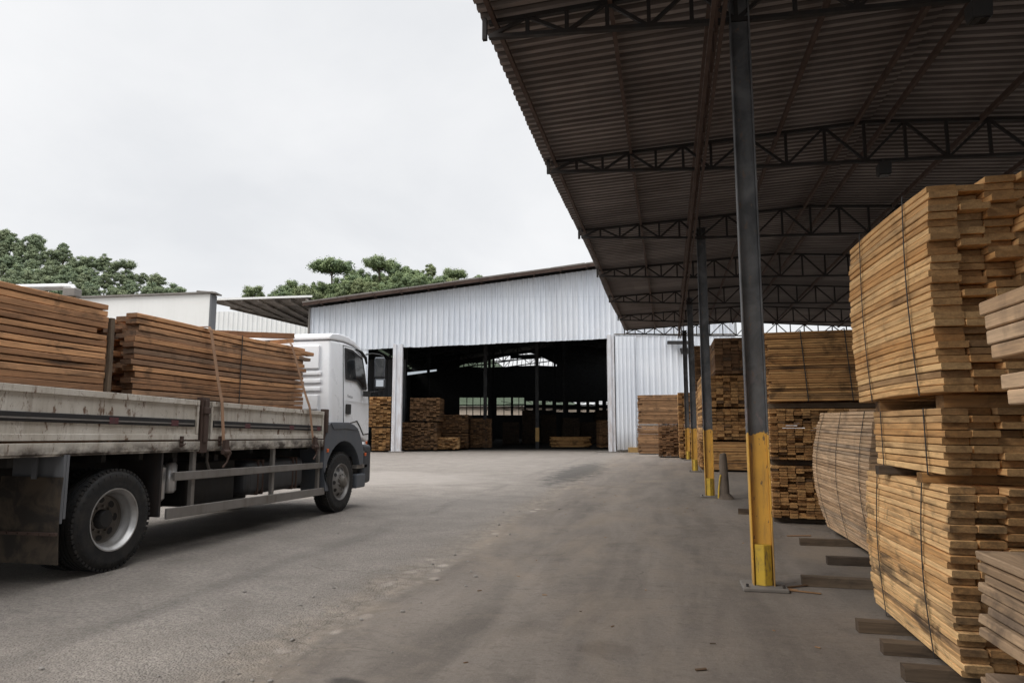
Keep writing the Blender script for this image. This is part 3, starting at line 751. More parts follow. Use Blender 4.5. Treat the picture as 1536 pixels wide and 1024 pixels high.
# --- cab
XL = TX-2.49
def loft(prof, x0, x1, inset=0.05, z_from=2.3):
    """profile in (y,z), with tumblehome above z_from"""
    mb = MB(); n = len(prof)
    f = lambda z: inset*max(0, (z-z_from))/0.8
    a = [(x0-f(z), y, z) for y, z in prof]; b = [(x1+f(z), y, z) for y, z in prof]
    fs = [tuple(range(n)), tuple(range(2*n-1,n-1,-1))] + [(i, i+n, (i+1)%n+n, (i+1)%n) for i in range(n)]
    mb.add(a+b, fs); return mb
XS = TX-0.03
cabp = [(10.97,1.22),(10.97,3.03),(11.5,3.05),(11.85,3.02),(12.2,2.93),(12.30,2.84),(12.44,2.36),(12.52,2.0),(12.57,1.5),(12.57,1.2),(12.05,1.3),(11.9,1.45),(11.1,1.45)]
cab = tb(loft(cabp, XS, XL+0.03), 'cab', M['white_paint'], bevel=0.055, segs=4)
for p_ in cab.data.polygons: p_.use_smooth = True
roofp = [(10.94,3.035),(10.94,3.10),(11.02,3.15),(11.3,3.18),(11.62,3.17),(11.9,3.12),(12.12,3.04),(12.3,2.92),(12.36,2.83),(12.28,2.86),(12.16,2.945),(11.86,3.03),(11.5,3.06)]
ro = tb(loft(roofp, XS-0.015, XL+0.045, 0.03), 'roof', M['white_paint'], cab, bevel=0.022, segs=3)
ro.matrix_parent_inverse = Matrix.Identity(4)
# rear wall pressings
q = MB()
q.box(TX-0.80, TX-0.27, 10.925, 10.966, 2.52, 2.93)
for zz in (2.44, 2.30, 2.16): q.box(TX-0.85, TX-0.23, 10.93, 10.966, zz-0.035, zz+0.035)
q.box(TX-0.80, TX-0.27, 10.928, 10.966, 1.80, 2.06)
q.box(TX-2.0, TX-1.0, 10.925, 10.966, 1.9, 2.9)
tb(q, 'rear_panel', M['white_paint'], cab, bevel=0.014, segs=3)
def sidex(z): return XS - 0.05*max(0, z-2.3)/0.8
def skin(poly, thick, name, mat, parent, base=0.0, bevel=0.0, mb=None):
    mb = mb or MB(); n = len(poly)
    a = [(sidex(z)+base, y, z) for y, z in poly]; b = [(sidex(z)+base+thick, y, z) for y, z in poly]
    mb.add(a+b, [tuple(range(n)), tuple(range(2*n-1,n-1,-1))] + [(i, i+n, (i+1)%n+n, (i+1)%n) for i in range(n)])
    return tb(mb, name, mat, parent, bevel=bevel)
q = MB(); skin([(11.447,1.52),(11.427,2.99),(11.8,2.985),(12.24,2.86),(12.43,2.3),(12.505,1.9),(12.53,1.36),(12.28,1.34),(12.12,1.5),(12.0,1.6)], 0.0025, 'door_gap', M['black'], cab, base=0.001)
door = skin([(11.463,1.54),(11.443,2.972),(11.8,2.967),(12.222,2.842),(12.41,2.3),(12.485,1.9),(12.51,1.38),(12.29,1.36),(12.13,1.52),(12.0,1.62)], 0.012, 'door', M['white_paint'], cab, base=0.002, bevel=0.005)
wf = [(11.475,2.36),(11.455,2.92),(11.475,2.945),(11.80,2.935),(12.20,2.82),(12.235,2.78),(12.375,2.25),(12.36,2.215),(12.20,2.205),(12.16,2.225),(11.98,2.33),(11.93,2.345)]
def shrink(poly, d):
    cx = sum(p[0] for p in poly)/len(poly); cz = sum(p[1] for p in poly)/len(poly)
    return [(p[0]+(cx-p[0])/max(0.01,math.hypot(cx-p[0],cz-p[1]))*d, p[1]+(cz-p[1])/max(0.01,math.hypot(cx-p[0],cz-p[1]))*d) for p in poly]
skin(wf, 0.006, 'window_frame', M['black'], door, base=0.0145, bevel=0.003)
skin([(11.555,2.40),(11.53,2.90),(11.80,2.895),(12.17,2.785),(12.32,2.27),(12.19,2.245),(12.0,2.37),(11.93,2.385)], 0.003, 'side_window', M['glass'], door, base=0.0208)
q = MB(); q.box(XS+0.0145, XS+0.04, 11.49, 11.68, 1.73, 1.915); tb(q, 'door_handle', M['black'], door, bevel=0.02, segs=3)
skin([(11.50,1.985),(12.46,1.95),(12.46,1.965),(11.50,2.0)], 0.006, 'door_crease', M['white_paint'], door, base=0.0142, bevel=0.002)
# small illegible model lettering on the door
q = MB(); yy = 11.565
for i, hh in enumerate((0.045, 0.028, 0.028, 0.03, 0.03, 0.03)):
    q.box(XS+0.0145, XS+0.0175, yy, yy+0.006, 2.045-0.01*i*0.3, 2.045+hh-0.01*i*0.3); q.box(XS+0.0145, XS+0.0175, yy+0.0065, yy+0.022, 2.045-0.003*i, 2.052-0.003*i)
    q.box(XS+0.0145, XS+0.0175, yy+0.0065, yy+0.022, 2.045+hh-0.007-0.003*i, 2.045+hh-0.003*i); yy += 0.036
tb(q, 'lettering', M['black'], door)
# sun visor strip over the window
q = MB(); q.tube([(XS-0.03,11.95,2.965),(XS-0.005,12.12,2.93),(XS+0.02,12.27,2.83),(XS+0.02,12.33,2.72)], [0.015,0.03,0.03,0.02], 8); tb(q, 'rain_visor', M['black'], cab, smooth=True)
# windscreen
q = MB(); q.add([(TX-0.2,12.34,2.80),(XL+0.2,12.34,2.80),(XL+0.14,12.545,1.98),(TX-0.14,12.545,1.98)], [(0,1,2,3)]); tb(q, 'windscreen', M['glass'], cab, fixn=False)
# mirrors
mi = MB(); mi.box(-0.10, 0.10, -0.055, 0.055, -0.2, 0.2)
mr = empty('mirror', (0,0,0)); mr.parent = truck; mr.location = (-5.43-TX, 12.30-8.0, 2.64); mr.rotation_euler = (0,0,R(20))
mi.build('mirror_housing', M['grey_plastic'], mr, bevel=0.035, segs=4)
q = MB(); q.box(-0.08, 0.08, -0.064, -0.0565, -0.17, 0.17); q.build('mirror_pane', M['glass'], mr)
q = MB(); q.box(-0.10, 0.10, -0.06, 0.06, -0.085, 0.095); lo = q.build('mirror_housing', M['grey_plastic'], mr, bevel=0.03, segs=4); lo.location = (0.01,0,-0.31)
q = MB(); q.box(-0.07, 0.07, -0.069, -0.0615, -0.06, 0.065); l2 = q.build('mirror_pane', M['mirror'], mr); l2.location = (0.01,0,-0.31)
q = MB(); q.tube([(-0.28,0.02,0.25),(-0.15,0.0,0.27),(-0.02,0.0,0.255),(0.06,0.01,0.22),(0.09,0.0,0.1)], 0.013, 8)
q.build('mirror_arm', M['black'], mr, smooth=True); q = MB(); q.tube([(0.10,0.01,-0.38),(0.06,0.0,-0.44),(-0.05,-0.02,-0.47),(-0.22,-0.02,-0.485)], 0.013, 8); q.box(-0.30,-0.17,-0.07,0.05,-0.56,-0.46)
q.build('mirror_arm', M['black'], mr, smooth=True)
# fender + arch
arc = [(11.43+0.70*math.cos(R(a)), 0.55+0.70*math.sin(R(a))) for a in range(20, 171, 10)]
fen = [(12.17,0.80)] + arc + [(10.80-0.03,0.70),(10.90,0.42),(10.78,0.42),(10.70,0.80),(10.72,1.28),(10.82,1.53),(10.92,1.58),(11.60,1.58),(11.83,1.535),(12.02,1.43),(12.15,1.26),(12.23,1.06),(12.25,0.80)]
q = MB(); q.prism(fen, TX+0.015, TX-0.45, 'x'); tb(q, 'fender', M['grey_plastic'], bevel=0.022, segs=3)
q = MB(); q.prism(fen, TX-2.505, TX-2.04, 'x'); tb(q, 'fender', M['grey_plastic'], bevel=0.022, segs=3)
q = MB(); q.prism([(10.9,1.56),(11.58,1.56),(11.8,1.53),(11.98,1.46),(11.8,1.44),(11.5,1.47),(11.0,1.46)], TX+0.0155, TX+0.028, 'x'); tb(q, 'fender_trim', M['grey_plastic'], bevel=0.005)
q = MB(); q.box(TX-2.45, TX-0.02, 12.30, 12.68, 0.42, 1.16); bo = tb(q, 'bumper', M['bumper'], bevel=0.07, segs=4)
q = MB(); q.box(TX-2.35, TX-0.12, 12.0, 12.45, 0.55, 1.3); tb(q, 'bumper_support', M['chassis'])
q = MB(); q.box(TX-2.40, TX-0.06, 11.0, 12.05, 1.32, 1.50); tb(q, 'wheel_arch', M['chassis'])
q = MB(); q.box(TX-0.3, TX-0.02, 12.05, 12.5, 1.0, 1.04); tb(q, 'step', M['alu'], bevel=0.01); q = MB(); q.box(TX-0.3, TX-0.02, 12.05, 12.5, 0.72, 0.79); tb(q, 'step', M['alu'], bevel=0.01)
q = MB(); q.box(TX-0.25, TX-0.01, 12.02, 12.42, 0.36, 0.62); tb(q, 'step', M['grey_plastic'], bevel=0.03)
q = MB(); q.box(TX-2.4, TX-0.1, 12.571, 12.60, 1.25, 1.75); tb(q, 'grille', M['black'], bevel=0.01)
for (yy, zz) in ((10.80,1.10),(12.30,0.98),(12.33,1.2)):
    q = MB(); q.box(TX+0.012, TX+0.035, yy-0.02, yy+0.03, zz-0.03, zz+0.03); tb(q, 'marker_lamp', M['orange'], bevel=0.006)
q = MB(); q.box(TX-0.12, TX-0.03, 10.72, 10.78, 1.03, 1.17); tb(q, 'marker_lamp', M['orange'], bevel=0.01)

# ---------------------------------------------------------------- the load
def wav(p, a=0.012, k=1.7, ph=0.0, b=0.006):
    x, y, z = p
    return (x + b*math.sin(y*1.3+ph+z*2), y, z + a*math.sin(y*k+ph)*min(1, z*2+0.2))
b1 = bundle('reddish brown lumber bundle at the rear of the truck bed', (-8.075, 2.9, 1.302), 3.17, 2.27, 1.50, 0.066, 0.15, 'brown', jit=0.012, jx=0.003,
       warp=lambda p: wav(p, 0.012, 1.4, 0.5, 0.004), nseg=8, seed=21, straps=(), gap=0.014, rowfun=lambda i,j,rows,y0,y1,r: (y0, y1-(0.14 if j == rows-5 and i > 12 else 0)))
def rf2(i, j, rows, y0, y1, r):
    y0 += (0.18 + r.uniform(0, 0.25)) if i < 14 else r.uniform(-0.03, 0.03)
    if j > rows-7: y1 += r.uniform(-0.10, 0.10)
    return y0, y1
b2 = bundle('reddish brown lumber bundle with dark ends, directly behind the white cab', (-8.075, 6.47, 1.302), 3.66, 2.27, 1.47, 0.066, 0.15, 'brown', jit=0.02, jx=0.004,
       warp=lambda p: wav(p, 0.010, 1.5, 1.5, 0.004), nseg=8, seed=22, straps=(1.95,), rowfun=rf2, gap=0.014)
for i, (x, y0, y1, z, rzz) in enumerate([(-6.05, 6.5, 7.3, 2.776, 0.0)]):
    pass
timber('loose_plank', 'short plank lying on the cab-side bundle, above its broken ends', (-6.28, 9.75, 2.80), (-6.20, 10.33, 2.91), 0.16, 0.07, 'brown', 'plank', seed=3)
timber('loose_plank', 'long plank lifted above the load just behind the cab roof', (-6.42, 8.6, 2.80), (-6.22, 10.36, 2.985), 0.18, 0.085, 'brown', 'plank', seed=4)
timber('broken_plank', 'splintered plank end sticking out of the load towards the cab', (-5.95, 9.5, 2.71), (-5.82, 10.34, 2.665), 0.15, 0.055, 'brown', 'plank', seed=5)
timber('broken_plank', 'lower splintered plank tip poking out beside the cab rear wall', (-5.93, 9.6, 2.60), (-5.80, 10.24, 2.57), 0.10, 0.05, 'brown', 'plank', seed=6)
timber('stake', 'dark upright timber stake between the two bundles on the truck', (-5.815, 6.15, 1.302), (-5.815, 6.16, 2.66), 0.05, 0.05, 'beam', 'stake', seed=8)
def load_strap(y_top, y_bot, z_top, label, z_edge=1.80):
    mb = MB(); w = 0.06
    path = [(-8.22, y_bot, 1.15), (-8.20, y_bot, 1.8), (-8.06, y_top, z_top-0.03), (-7.9, y_top, z_top+0.012), (-6.5, y_top, z_top+0.01), (-5.77, y_top, z_top+0.012), (-5.745, y_top+0.01, z_top-0.03), (-5.70, y_top+(y_bot-y_top)*0.6, 2.05), (-5.675, y_top+(y_bot-y_top)*0.8, 1.82), (-5.655, y_bot, 1.24)]
    path = [Vector(p) for p in path]
    for a, b in zip(path[:-1], path[1:]):
        d = (b-a).normalized(); wv = Vector((0,1,0)) - d*d.y; wv.normalize(); n = d.cross(wv)*0.002
        wv = wv*w/2
        v = [a-wv-n, a+wv-n, a+wv+n, a-wv+n, b-wv-n, b+wv-n, b+wv+n, b-wv+n]
        mb.add(v, [(0,3,2,1),(4,5,6,7),(0,1,5,4),(1,2,6,5),(2,3,7,6),(3,0,4,7)])
    root = empty('load_strap', (-5.7, y_bot, 1.2), 0, label, 'strap', 'webbing straps over the truck load')
    def fx(m): m.v = [(v[0]+5.7, v[1]-y_bot, v[2]-1.2) for v in m.v]; return m
    fx(mb).build('webbing', M['webbing'], root)
    rt = MB(); rt.box(-5.65,-5.60,y_bot-0.04,y_bot+0.04,1.17,1.33); rt.tube([(-5.62,y_bot-0.06,1.18),(-5.62,y_bot+0.06,1.18)],0.035,12); rt.tube([(-5.62,y_bot+0.01,1.30),(-5.60,y_bot+0.06,1.20),(-5.61,y_bot+0.02,1.05),(-5.62,y_bot-0.05,0.98)],0.014,6)
    rt.tube([(-5.62,y_bot-0.03,1.16),(-5.63,y_bot+0.07,1.10),(-5.62,y_bot+0.10,1.16),(-5.62,y_bot+0.04,1.2)],0.02,8)
    fx(rt).build('ratchet', M['purlin'], root, bevel=0.004)
load_strap(7.66, 7.93, 2.775, 'tan load strap over the middle of the cab-side bundle')
load_strap(9.62, 10.25, 2.80, 'tan load strap slanting down the bundle end nearest the cab', 1.76)

# ================================================================= right-hand stacks near the camera
def bow(cx=0.0, az=0.0, L=1.8, H=1.2, tw=0.0, belly=0.0, sag=0.0, ry=0.0):
    def f(p):
        x, y, z = p; u = y/L; v = z/H
        return (x + cx*v*v - belly*math.sin(math.pi*max(0,min(1,v)))*1.0, y + ry*math.sin(math.pi*v), z + az*u*v + sag*math.sin(math.pi*u)*v)
    return f
g1 = 'strapped yellow bundles of the big right-hand stack'
def rfA(i, j, rows, y0, y1, r):
    a = (0.0 if ((j + (i//2)) % 2) else 0.06) if i else (0.0 if j % 2 else 0.04)
    return (y0 + a + (0.05 if r.random() < 0.25 and i else 0), y1 + r.uniform(-0.02, 0.02))
R1 = bundle('bottom yellow bundle with black stains, standing on floor bearers', (1.58, 4.50, 0.09), 1.72, 1.35, 1.06, 0.0432, 0.15, 'stained', straps=(0.42, 1.38), jit=0.012, rowfun=rfA,
       warp=bow(0.0, 0.0, 1.7, 1.06, belly=0.03, ry=0.0), nseg=6, seed=31, strap_off=0.010)
R2 = bundle('thin middle bundle of the big right stack, under the tall one', (1.58, 4.52, 1.215), 1.42, 1.35, 0.40, 0.0435, 0.15, 'fresh', straps=(0.28, 1.18), jit=0.012, rowfun=rfA, nseg=4, seed=32)
R3 = bundle('tallest clean yellow bundle on top of the big right stack', (1.57, 4.46, 1.70), 1.80, 1.5, 1.30, 0.0432, 0.165, 'fresh', straps=(0.36, 1.40), jit=0.02, rowfun=lambda i,j,rows,y0,y1,r: (y0 + (0.05*((j*7+3)%3)/2 if i == 0 else (0.0 if r.random() < 0.45 else r.uniform(0.06,0.16))) + 0.05*abs(j/rows-0.35)*(-1), y1 + 0.05*math.sin(3.1*j/rows)),
       warp=lambda p: (p[0] - 0.02*math.sin(math.pi*p[2]/1.3), p[1], p[2] + 0.012*math.sin(math.pi*p[1]/1.8) + (p[1]/1.8)*0.05*p[2]), nseg=8, seed=33, skip=lambda i,j,c,r: (j == r-1 and i not in (2,3,4,6)), lean=0.05)
tb_g = 'sawn bearers under the near right stacks'
for i, (x0, x1, y, w, h, lab) in enumerate([
    (1.33, 3.0, 4.73, 0.09, 0.085, 'nearest floor bearer, under the corner of the stained yellow bundle'),
    (1.35, 3.0, 5.22, 0.09, 0.085, 'second floor bearer from the camera, under the stained yellow bundle'),
    (1.32, 3.0, 5.72, 0.09, 0.085, 'floor bearer under the far end of the stained yellow bundle'),
    (1.20, 2.7, 7.22, 0.10, 0.09, 'long dark bearer reaching towards the foot of the nearest column'),
    (1.66, 2.9, 8.35, 0.09, 0.085, 'dark floor bearer at the near end of the bowed bundle'),
    (1.60, 3.0, 9.62, 0.09, 0.085, 'pale floor bearer beneath the middle of the bowed bundle'),
    (1.14, 1.7, 12.75, 0.10, 0.09, 'small dark block on the floor behind the nearest column')]):
    timber('timber_bearer', lab, (x0, y, 0.0), (x1, y + rnd.uniform(-0.05,0.05), 0.0), w, h, 'beam', 'timber', None, i)
timber('timber_spacer', 'dark spacer block between the bottom and thin middle bundles, far side', (1.50, 5.62, 1.152), (2.9, 5.62, 1.152), 0.09, 0.062, 'beam', 'timber', seed=20)
timber('timber_spacer', 'pale spacer under the near end of the thin middle bundle', (1.54, 4.86, 1.152), (2.9, 4.86, 1.152), 0.10, 0.062, 'amber', 'timber', seed=21)
timber('timber_spacer', 'pale spacer block just below the tallest yellow bundle, near end', (1.64, 4.72, 1.617), (2.9, 4.72, 1.617), 0.13, 0.08, 'amber', 'timber', seed=22)
timber('timber_spacer', 'pale spacer block below the far corner of the tallest yellow bundle', (1.60, 5.86, 1.617), (2.9, 5.86, 1.617), 0.12, 0.08, 'amber', 'timber', seed=23)

# weathered stack at the right edge, nearest the camera
def rfN(i, j, rows, y0, y1, r):
    return y0, y1 + [0.0,-0.05,0.02,-0.1,-0.02,-0.12,-0.06][j % 7]*0.8
bundle('weathered grey bundle at the lower right corner, nearest the camera', (1.17, 1.25, 0.06), 1.78, 1.3, 0.95, 0.040, 0.19, 'grey', jit=0.01, rowfun=lambda i,j,rows,y0,y1,r: (y0, y1 + 0.10*(j/rows) - 0.0 + 0.03*((j*7)%3)), warp=lambda p: (p[0] + 0.02*math.sin(p[2]*9), p[1], p[2] + 0.01*math.sin(p[1]*3)*p[2]),
       nseg=3, seed=41, gap=0.004, skip=lambda i,j,c,r: (i == 0 and j in (13, 14, 15)), straps=())
bundle('weathered grey bundle in the middle of the nearest stack', (1.47, 1.25, 1.04), 1.70, 1.0, 0.52, 0.055, 0.19, 'grey', nseg=3, seed=42)
bundle('uneven weathered boards atop the nearest stack, at the right edge', (1.24, 1.25, 1.58), 1.78, 1.25, 0.42, 0.06, 0.19, 'pale', jit=0.01, nseg=3, seed=43, gap=0.003,
       rowfun=lambda i,j,rows,y0,y1,r: (y0, y1 + [-0.12,-0.10,-0.30,-0.02,-0.0,0.02,0.06][j % 7]), skip=lambda i,j,c,r: (i == 0 and j == 2))
for x, y in ((1.2,1.5),(1.2,2.7)):
    timber('timber_bearer', 'floor bearer beneath the nearest weathered bundle' if y > 2 else 'floor bearer under the camera end of the nearest weathered bundle', (x, y, 0), (x+1.2, y, 0), 0.09, 0.055, 'dull', 'timber', seed=int(y*9))

# bowed pale bundle behind
R6 = bundle('tall bowed bundle of pale grey-brown strips with a bulging end', (2.16, 8.05, 0.09), 2.95, 1.0, 1.58, 0.040, 0.12, 'pale', straps=(0.35, 1.45, 2.60), jit=0.015, nseg=8, seed=51,
       warp=lambda p: (p[0] - 0.10*math.sin(math.pi*p[2]/1.58), p[1] - 0.16*(abs(p[2]/1.58-0.5)*2)**2*(1 if p[1] > 1.4 else 0)*(p[1]-1.4)/1.5*1.6 + 0.0, p[2]*(1 + 0.02*(p[1]/2.95))), gap=0.003)
timber('loose_plank', 'short pale board lying on top of the bowed bundle', (2.3, 9.5, 1.70), (2.9, 9.8, 1.70), 0.14, 0.03, 'pale', 'plank', seed=31)

# dark three-high stack behind the first column
gR7 = None
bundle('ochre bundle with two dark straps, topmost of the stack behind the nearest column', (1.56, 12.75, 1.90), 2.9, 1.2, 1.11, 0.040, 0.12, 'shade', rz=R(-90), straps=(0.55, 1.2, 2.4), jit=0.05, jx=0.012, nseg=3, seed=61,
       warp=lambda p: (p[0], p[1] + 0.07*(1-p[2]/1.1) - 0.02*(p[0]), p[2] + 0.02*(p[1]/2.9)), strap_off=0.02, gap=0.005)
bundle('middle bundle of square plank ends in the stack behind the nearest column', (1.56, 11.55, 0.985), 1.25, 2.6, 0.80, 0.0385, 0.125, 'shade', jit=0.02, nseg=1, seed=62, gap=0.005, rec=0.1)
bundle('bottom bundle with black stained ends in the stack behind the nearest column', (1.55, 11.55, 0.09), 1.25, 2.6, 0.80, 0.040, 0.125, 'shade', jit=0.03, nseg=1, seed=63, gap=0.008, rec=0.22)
for x in (1.75, 2.8, 3.9):
    pass
for k, z in enumerate((0.0, 0.895, 1.80)):
    for m_, yy in enumerate((11.85, 12.5)):
        timber('timber_spacer', ['floor bearer under the black stained plank-end bundle', 'spacer between the bottom and middle plank-end bundles', 'spacer board below the two-strapped ochre bundle'][k] + (', near side' if m_ == 0 else ', rear side'),
               (1.6, yy, z), (4.1, yy, z), 0.09, 0.083, 'beam', 'timber', seed=70+k)

# stack between columns (Y ~ 24)
g8 = 'distant ochre bundles between the second and third columns'
def farb(label, x, y, z, LX, LY, H, ends=True, mat='shade', t=0.05, pw=0.16, seed=1, jit=0.05, straps=()):
    if ends: return bundle(label, (x, y, z), LY, LX, H, t, pw, mat, jit=jit, nseg=1, detail=False, seed=seed, gap=0.02, rec=0.3, straps=straps)
    return bundle(label, (x, y+LY, z), LX, LY, H, t, pw, mat, rz=R(-90), jit=jit, nseg=1, detail=False, seed=seed, gap=0.02, rec=0.3, straps=straps)
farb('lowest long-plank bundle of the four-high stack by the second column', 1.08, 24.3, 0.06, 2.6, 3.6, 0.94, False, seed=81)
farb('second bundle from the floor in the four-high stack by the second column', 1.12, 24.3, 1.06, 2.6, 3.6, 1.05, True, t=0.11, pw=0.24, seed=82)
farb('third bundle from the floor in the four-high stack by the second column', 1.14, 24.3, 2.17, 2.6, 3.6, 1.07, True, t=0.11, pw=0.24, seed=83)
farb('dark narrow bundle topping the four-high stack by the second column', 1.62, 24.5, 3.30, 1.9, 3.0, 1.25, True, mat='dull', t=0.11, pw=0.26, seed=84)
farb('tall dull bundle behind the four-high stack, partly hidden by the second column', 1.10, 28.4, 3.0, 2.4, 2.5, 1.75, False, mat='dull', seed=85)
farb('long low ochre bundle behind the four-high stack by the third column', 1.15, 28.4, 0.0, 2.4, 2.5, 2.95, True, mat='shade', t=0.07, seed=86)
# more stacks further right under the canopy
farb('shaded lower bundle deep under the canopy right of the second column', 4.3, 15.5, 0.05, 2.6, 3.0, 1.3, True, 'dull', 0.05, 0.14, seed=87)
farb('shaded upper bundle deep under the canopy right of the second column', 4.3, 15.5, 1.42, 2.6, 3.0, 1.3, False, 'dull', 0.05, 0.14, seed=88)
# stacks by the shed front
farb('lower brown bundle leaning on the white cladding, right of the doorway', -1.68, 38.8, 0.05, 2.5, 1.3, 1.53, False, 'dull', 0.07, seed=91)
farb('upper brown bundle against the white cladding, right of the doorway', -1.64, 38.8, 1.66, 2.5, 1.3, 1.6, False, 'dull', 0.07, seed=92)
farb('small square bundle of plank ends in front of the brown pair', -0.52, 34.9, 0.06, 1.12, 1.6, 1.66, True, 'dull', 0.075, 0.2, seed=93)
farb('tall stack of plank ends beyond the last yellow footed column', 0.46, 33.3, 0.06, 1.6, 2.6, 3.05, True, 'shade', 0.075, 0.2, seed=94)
s_ = MB(); s_.box(-1.62, 0.8, 38.82, 40.0, 1.585, 1.655); tag(s_.build('sheet_separator', M['alu']), 'pale strip of sheet lying between the two brown bundles by the cladding', 'sheet')

# tree stump like bollard
b = MB(); pts = [(1.12,15.26,0.0),(1.12,15.26,0.04),(1.11,15.26,0.12),(1.115,15.25,0.4),(1.10,15.26,0.7),(1.105,15.27,0.93),(1.10,15.27,0.95)]
b.tube(pts, [0.19,0.16,0.10,0.085,0.088,0.07,0.04], 11)
tag(b.build('bollard', M['bark'], smooth=True), 'rough grey brown post stump standing beside the second column', 'bollard')
b = MB(); b.tube([(0.98,15.2,0.02),(0.99,15.2,0.2),(1.02,15.2,0.42),(1.04,15.2,0.5)], 0.018, 8)
tag(b.build('bent_bar', M['guard'], smooth=True), 'bent yellow bar leaning between the second column and the stump', 'bar')

# loose splinters on the floor
sp = random.Random(5)
for i, (x, y, L, a, lab) in enumerate([(0.12,4.6,0.07,1.2,'tiny wood chip on the slab well left of the nearest column'),(1.12,6.95,0.45,-1.0,'curved bark strip beside the nearest column foot'),(1.30,6.85,0.36,-1.25,'thin splinter in front of the long dark bearer'),
      (1.55,10.3,0.34,1.3,'thin strip of wood on the floor before the black stained bundle'),(1.05,7.05,0.3,1.0,'dark offcut behind the nearest column foot')]):
    timber('wood_splinter', lab, (x, y, 0.002), (x+L*math.sin(a), y+L*math.cos(a), 0.004), 0.022, 0.012, 'dull', 'wood scrap', seed=i)
for i in range(40):
    x = sp.uniform(-1.8, 1.5); y = sp.uniform(3.6, 16); a = sp.uniform(0, 3.1); L = sp.uniform(0.015, 0.045)
    timber('wood_chip', 'tiny wood chip scattered on the bare slab', (x, y, 0.001), (x+L*math.cos(a), y+L*math.sin(a), 0.001), 0.012, 0.006, 'dull', 'wood scrap', 'tiny wood chips scattered on the slab', seed=i)

peb = bpy.data.meshes.new('pebble'); bm_ = bmesh.new(); bmesh.ops.create_icosphere(bm_, subdivisions=1, radius=1.0)
for v in bm_.verts: v.co *= sp.uniform(0.7, 1.15)
bm_.to_mesh(peb); bm_.free(); peb.materials.append(M['stone_chip'])
for i in range(70):
    y = 3.6 + 10*sp.random()**1.6; x = -2.55 + sp.gauss(0, 0.35) - (sp.random() < 0.25)*sp.uniform(0, 2.5)
    o = bpy.data.objects.new('pebble', peb); COL.objects.link(o); q_ = sp.uniform(0.006, 0.017)
    o.location = (x, y, q_*0.4); o.scale = (q_*1.4, q_, q_*0.7); o.rotation_euler = (0, 0, sp.uniform(0, 6))
    tag(o, 'small loose stone along the worn edge of the asphalt', 'stone', 'loose stones along the worn asphalt edge')

# ================================================================= the shed (frame turned with its facade)
PSI = math.atan(235/1024*math.cos(math.atan(128/1024)))
def F(lx, d, z=0): return (lx*math.cos(PSI) - d*math.sin(PSI), lx*math.sin(PSI) + d*math.cos(PSI), z)
D0 = 41.3
shed = empty('warehouse', F(0, D0), PSI, 'white corrugated metal warehouse with a wide open dark doorway', 'warehouse')
AP = 6.6
def gz(x):
    return 8.72 + (x+12.35)*0.139 if x <= AP else 8.72 + (AP+12.35)*0.139 - (x-AP)*0.16
def corr(x0, x1, zb, zt, per=0.33, dep=0.075, y=0.0, nz=1):
    mb = MB(); xs = []
    x = x0
    prof = [(0.0,0),(0.30,0),(0.42,1),(0.62,1),(0.74,0)]
    k = 0
    while True:
        done = False
        for (u, v) in prof:
            xx = x0 + (k+u)*per
            if xx >= x1: done = True; break
            xs.append((xx, v))
        if done: break
        k += 1
    xs.append((x1, 0))
    vs = []
    for (xx, v) in xs:
        vs += [(xx, y - v*dep, zb(xx)), (xx, y - v*dep, zt(xx))]
    fs = [(2*i, 2*i+2, 2*i+3, 2*i+1) for i in range(len(xs)-1)]
    mb.add(vs, fs); return mb
rr2 = random.Random(9)
jag = [rr2.uniform(-0.03, 0.03) for _ in range(60)]
def head(x):
    base = 6.17 + (x+9.05)*0.0445
    return base + jag[int((x+13)/1.0) % 60]*0.6
corr(-12.35, 5.82, head, gz).build('gable_cladding', M['clad'], shed, fixn=False)
corr(5.821, 13.6, lambda x: 7.0, gz).build('gable_cladding', M['clad'], shed, fixn=False)
corr(6.25, 13.6, lambda x: 0.12, lambda x: 7.12, 0.36, 0.05, y=-0.09).build('lower_cladding', M['clad'], shed, fixn=False)
corr(6.28, 7.45, lambda x: 0.15, lambda x: 6.95, 0.24, 0.035, y=-0.19).build('sliding_door', M['clad'], shed, fixn=False)
corr(-12.35, -8.75, lambda x: 0.0, lambda x: 6.3, 0.33, 0.045, y=0.03).build('side_cladding', M['clad'], shed, fixn=False)
q = MB(); q.box(6.2, 13.6, -0.20, -0.142, 7.06, 7.12); q.build('flashing', M['alu'], shed)
q = MB(); q.box(6.9, 9.0, -0.42, -0.22, 0.0, 0.30); q.build('kick_board', M['yellow_edge'], shed, bevel=0.01)
q = MB(); q.box(-12.45, -12.355, -0.1, 0.2, 0, 8.7); q.build('corner_trim', M['alu'], shed)
# posts
for (x0, x1) in ((-7.22, -6.64), (5.80, 6.20)):
    q = MB(); q.box(x0, x0+0.2, -0.13, 0.25, 0, head(x0)+0.25); q.box(x0+0.2, x1-0.1, -0.07, 0.25, 0.001, head(x0)+0.24); q.box(x1-0.1, x1, -0.13, 0.25, 0, head(x0)+0.25)
    q.build('door_post', M['post'], shed, bevel=0.01, segs=1)
q = MB(); q.box(-7.35, -6.5, -0.25, 0.35, 0, 0.06); q.build('post_footing', M['stone'], shed, bevel=0.02)
q = MB(); q.box(5.1, 6.5, -0.3, 0.35, 0, 0.05); q.build('post_footing', M['stone'], shed, bevel=0.02)
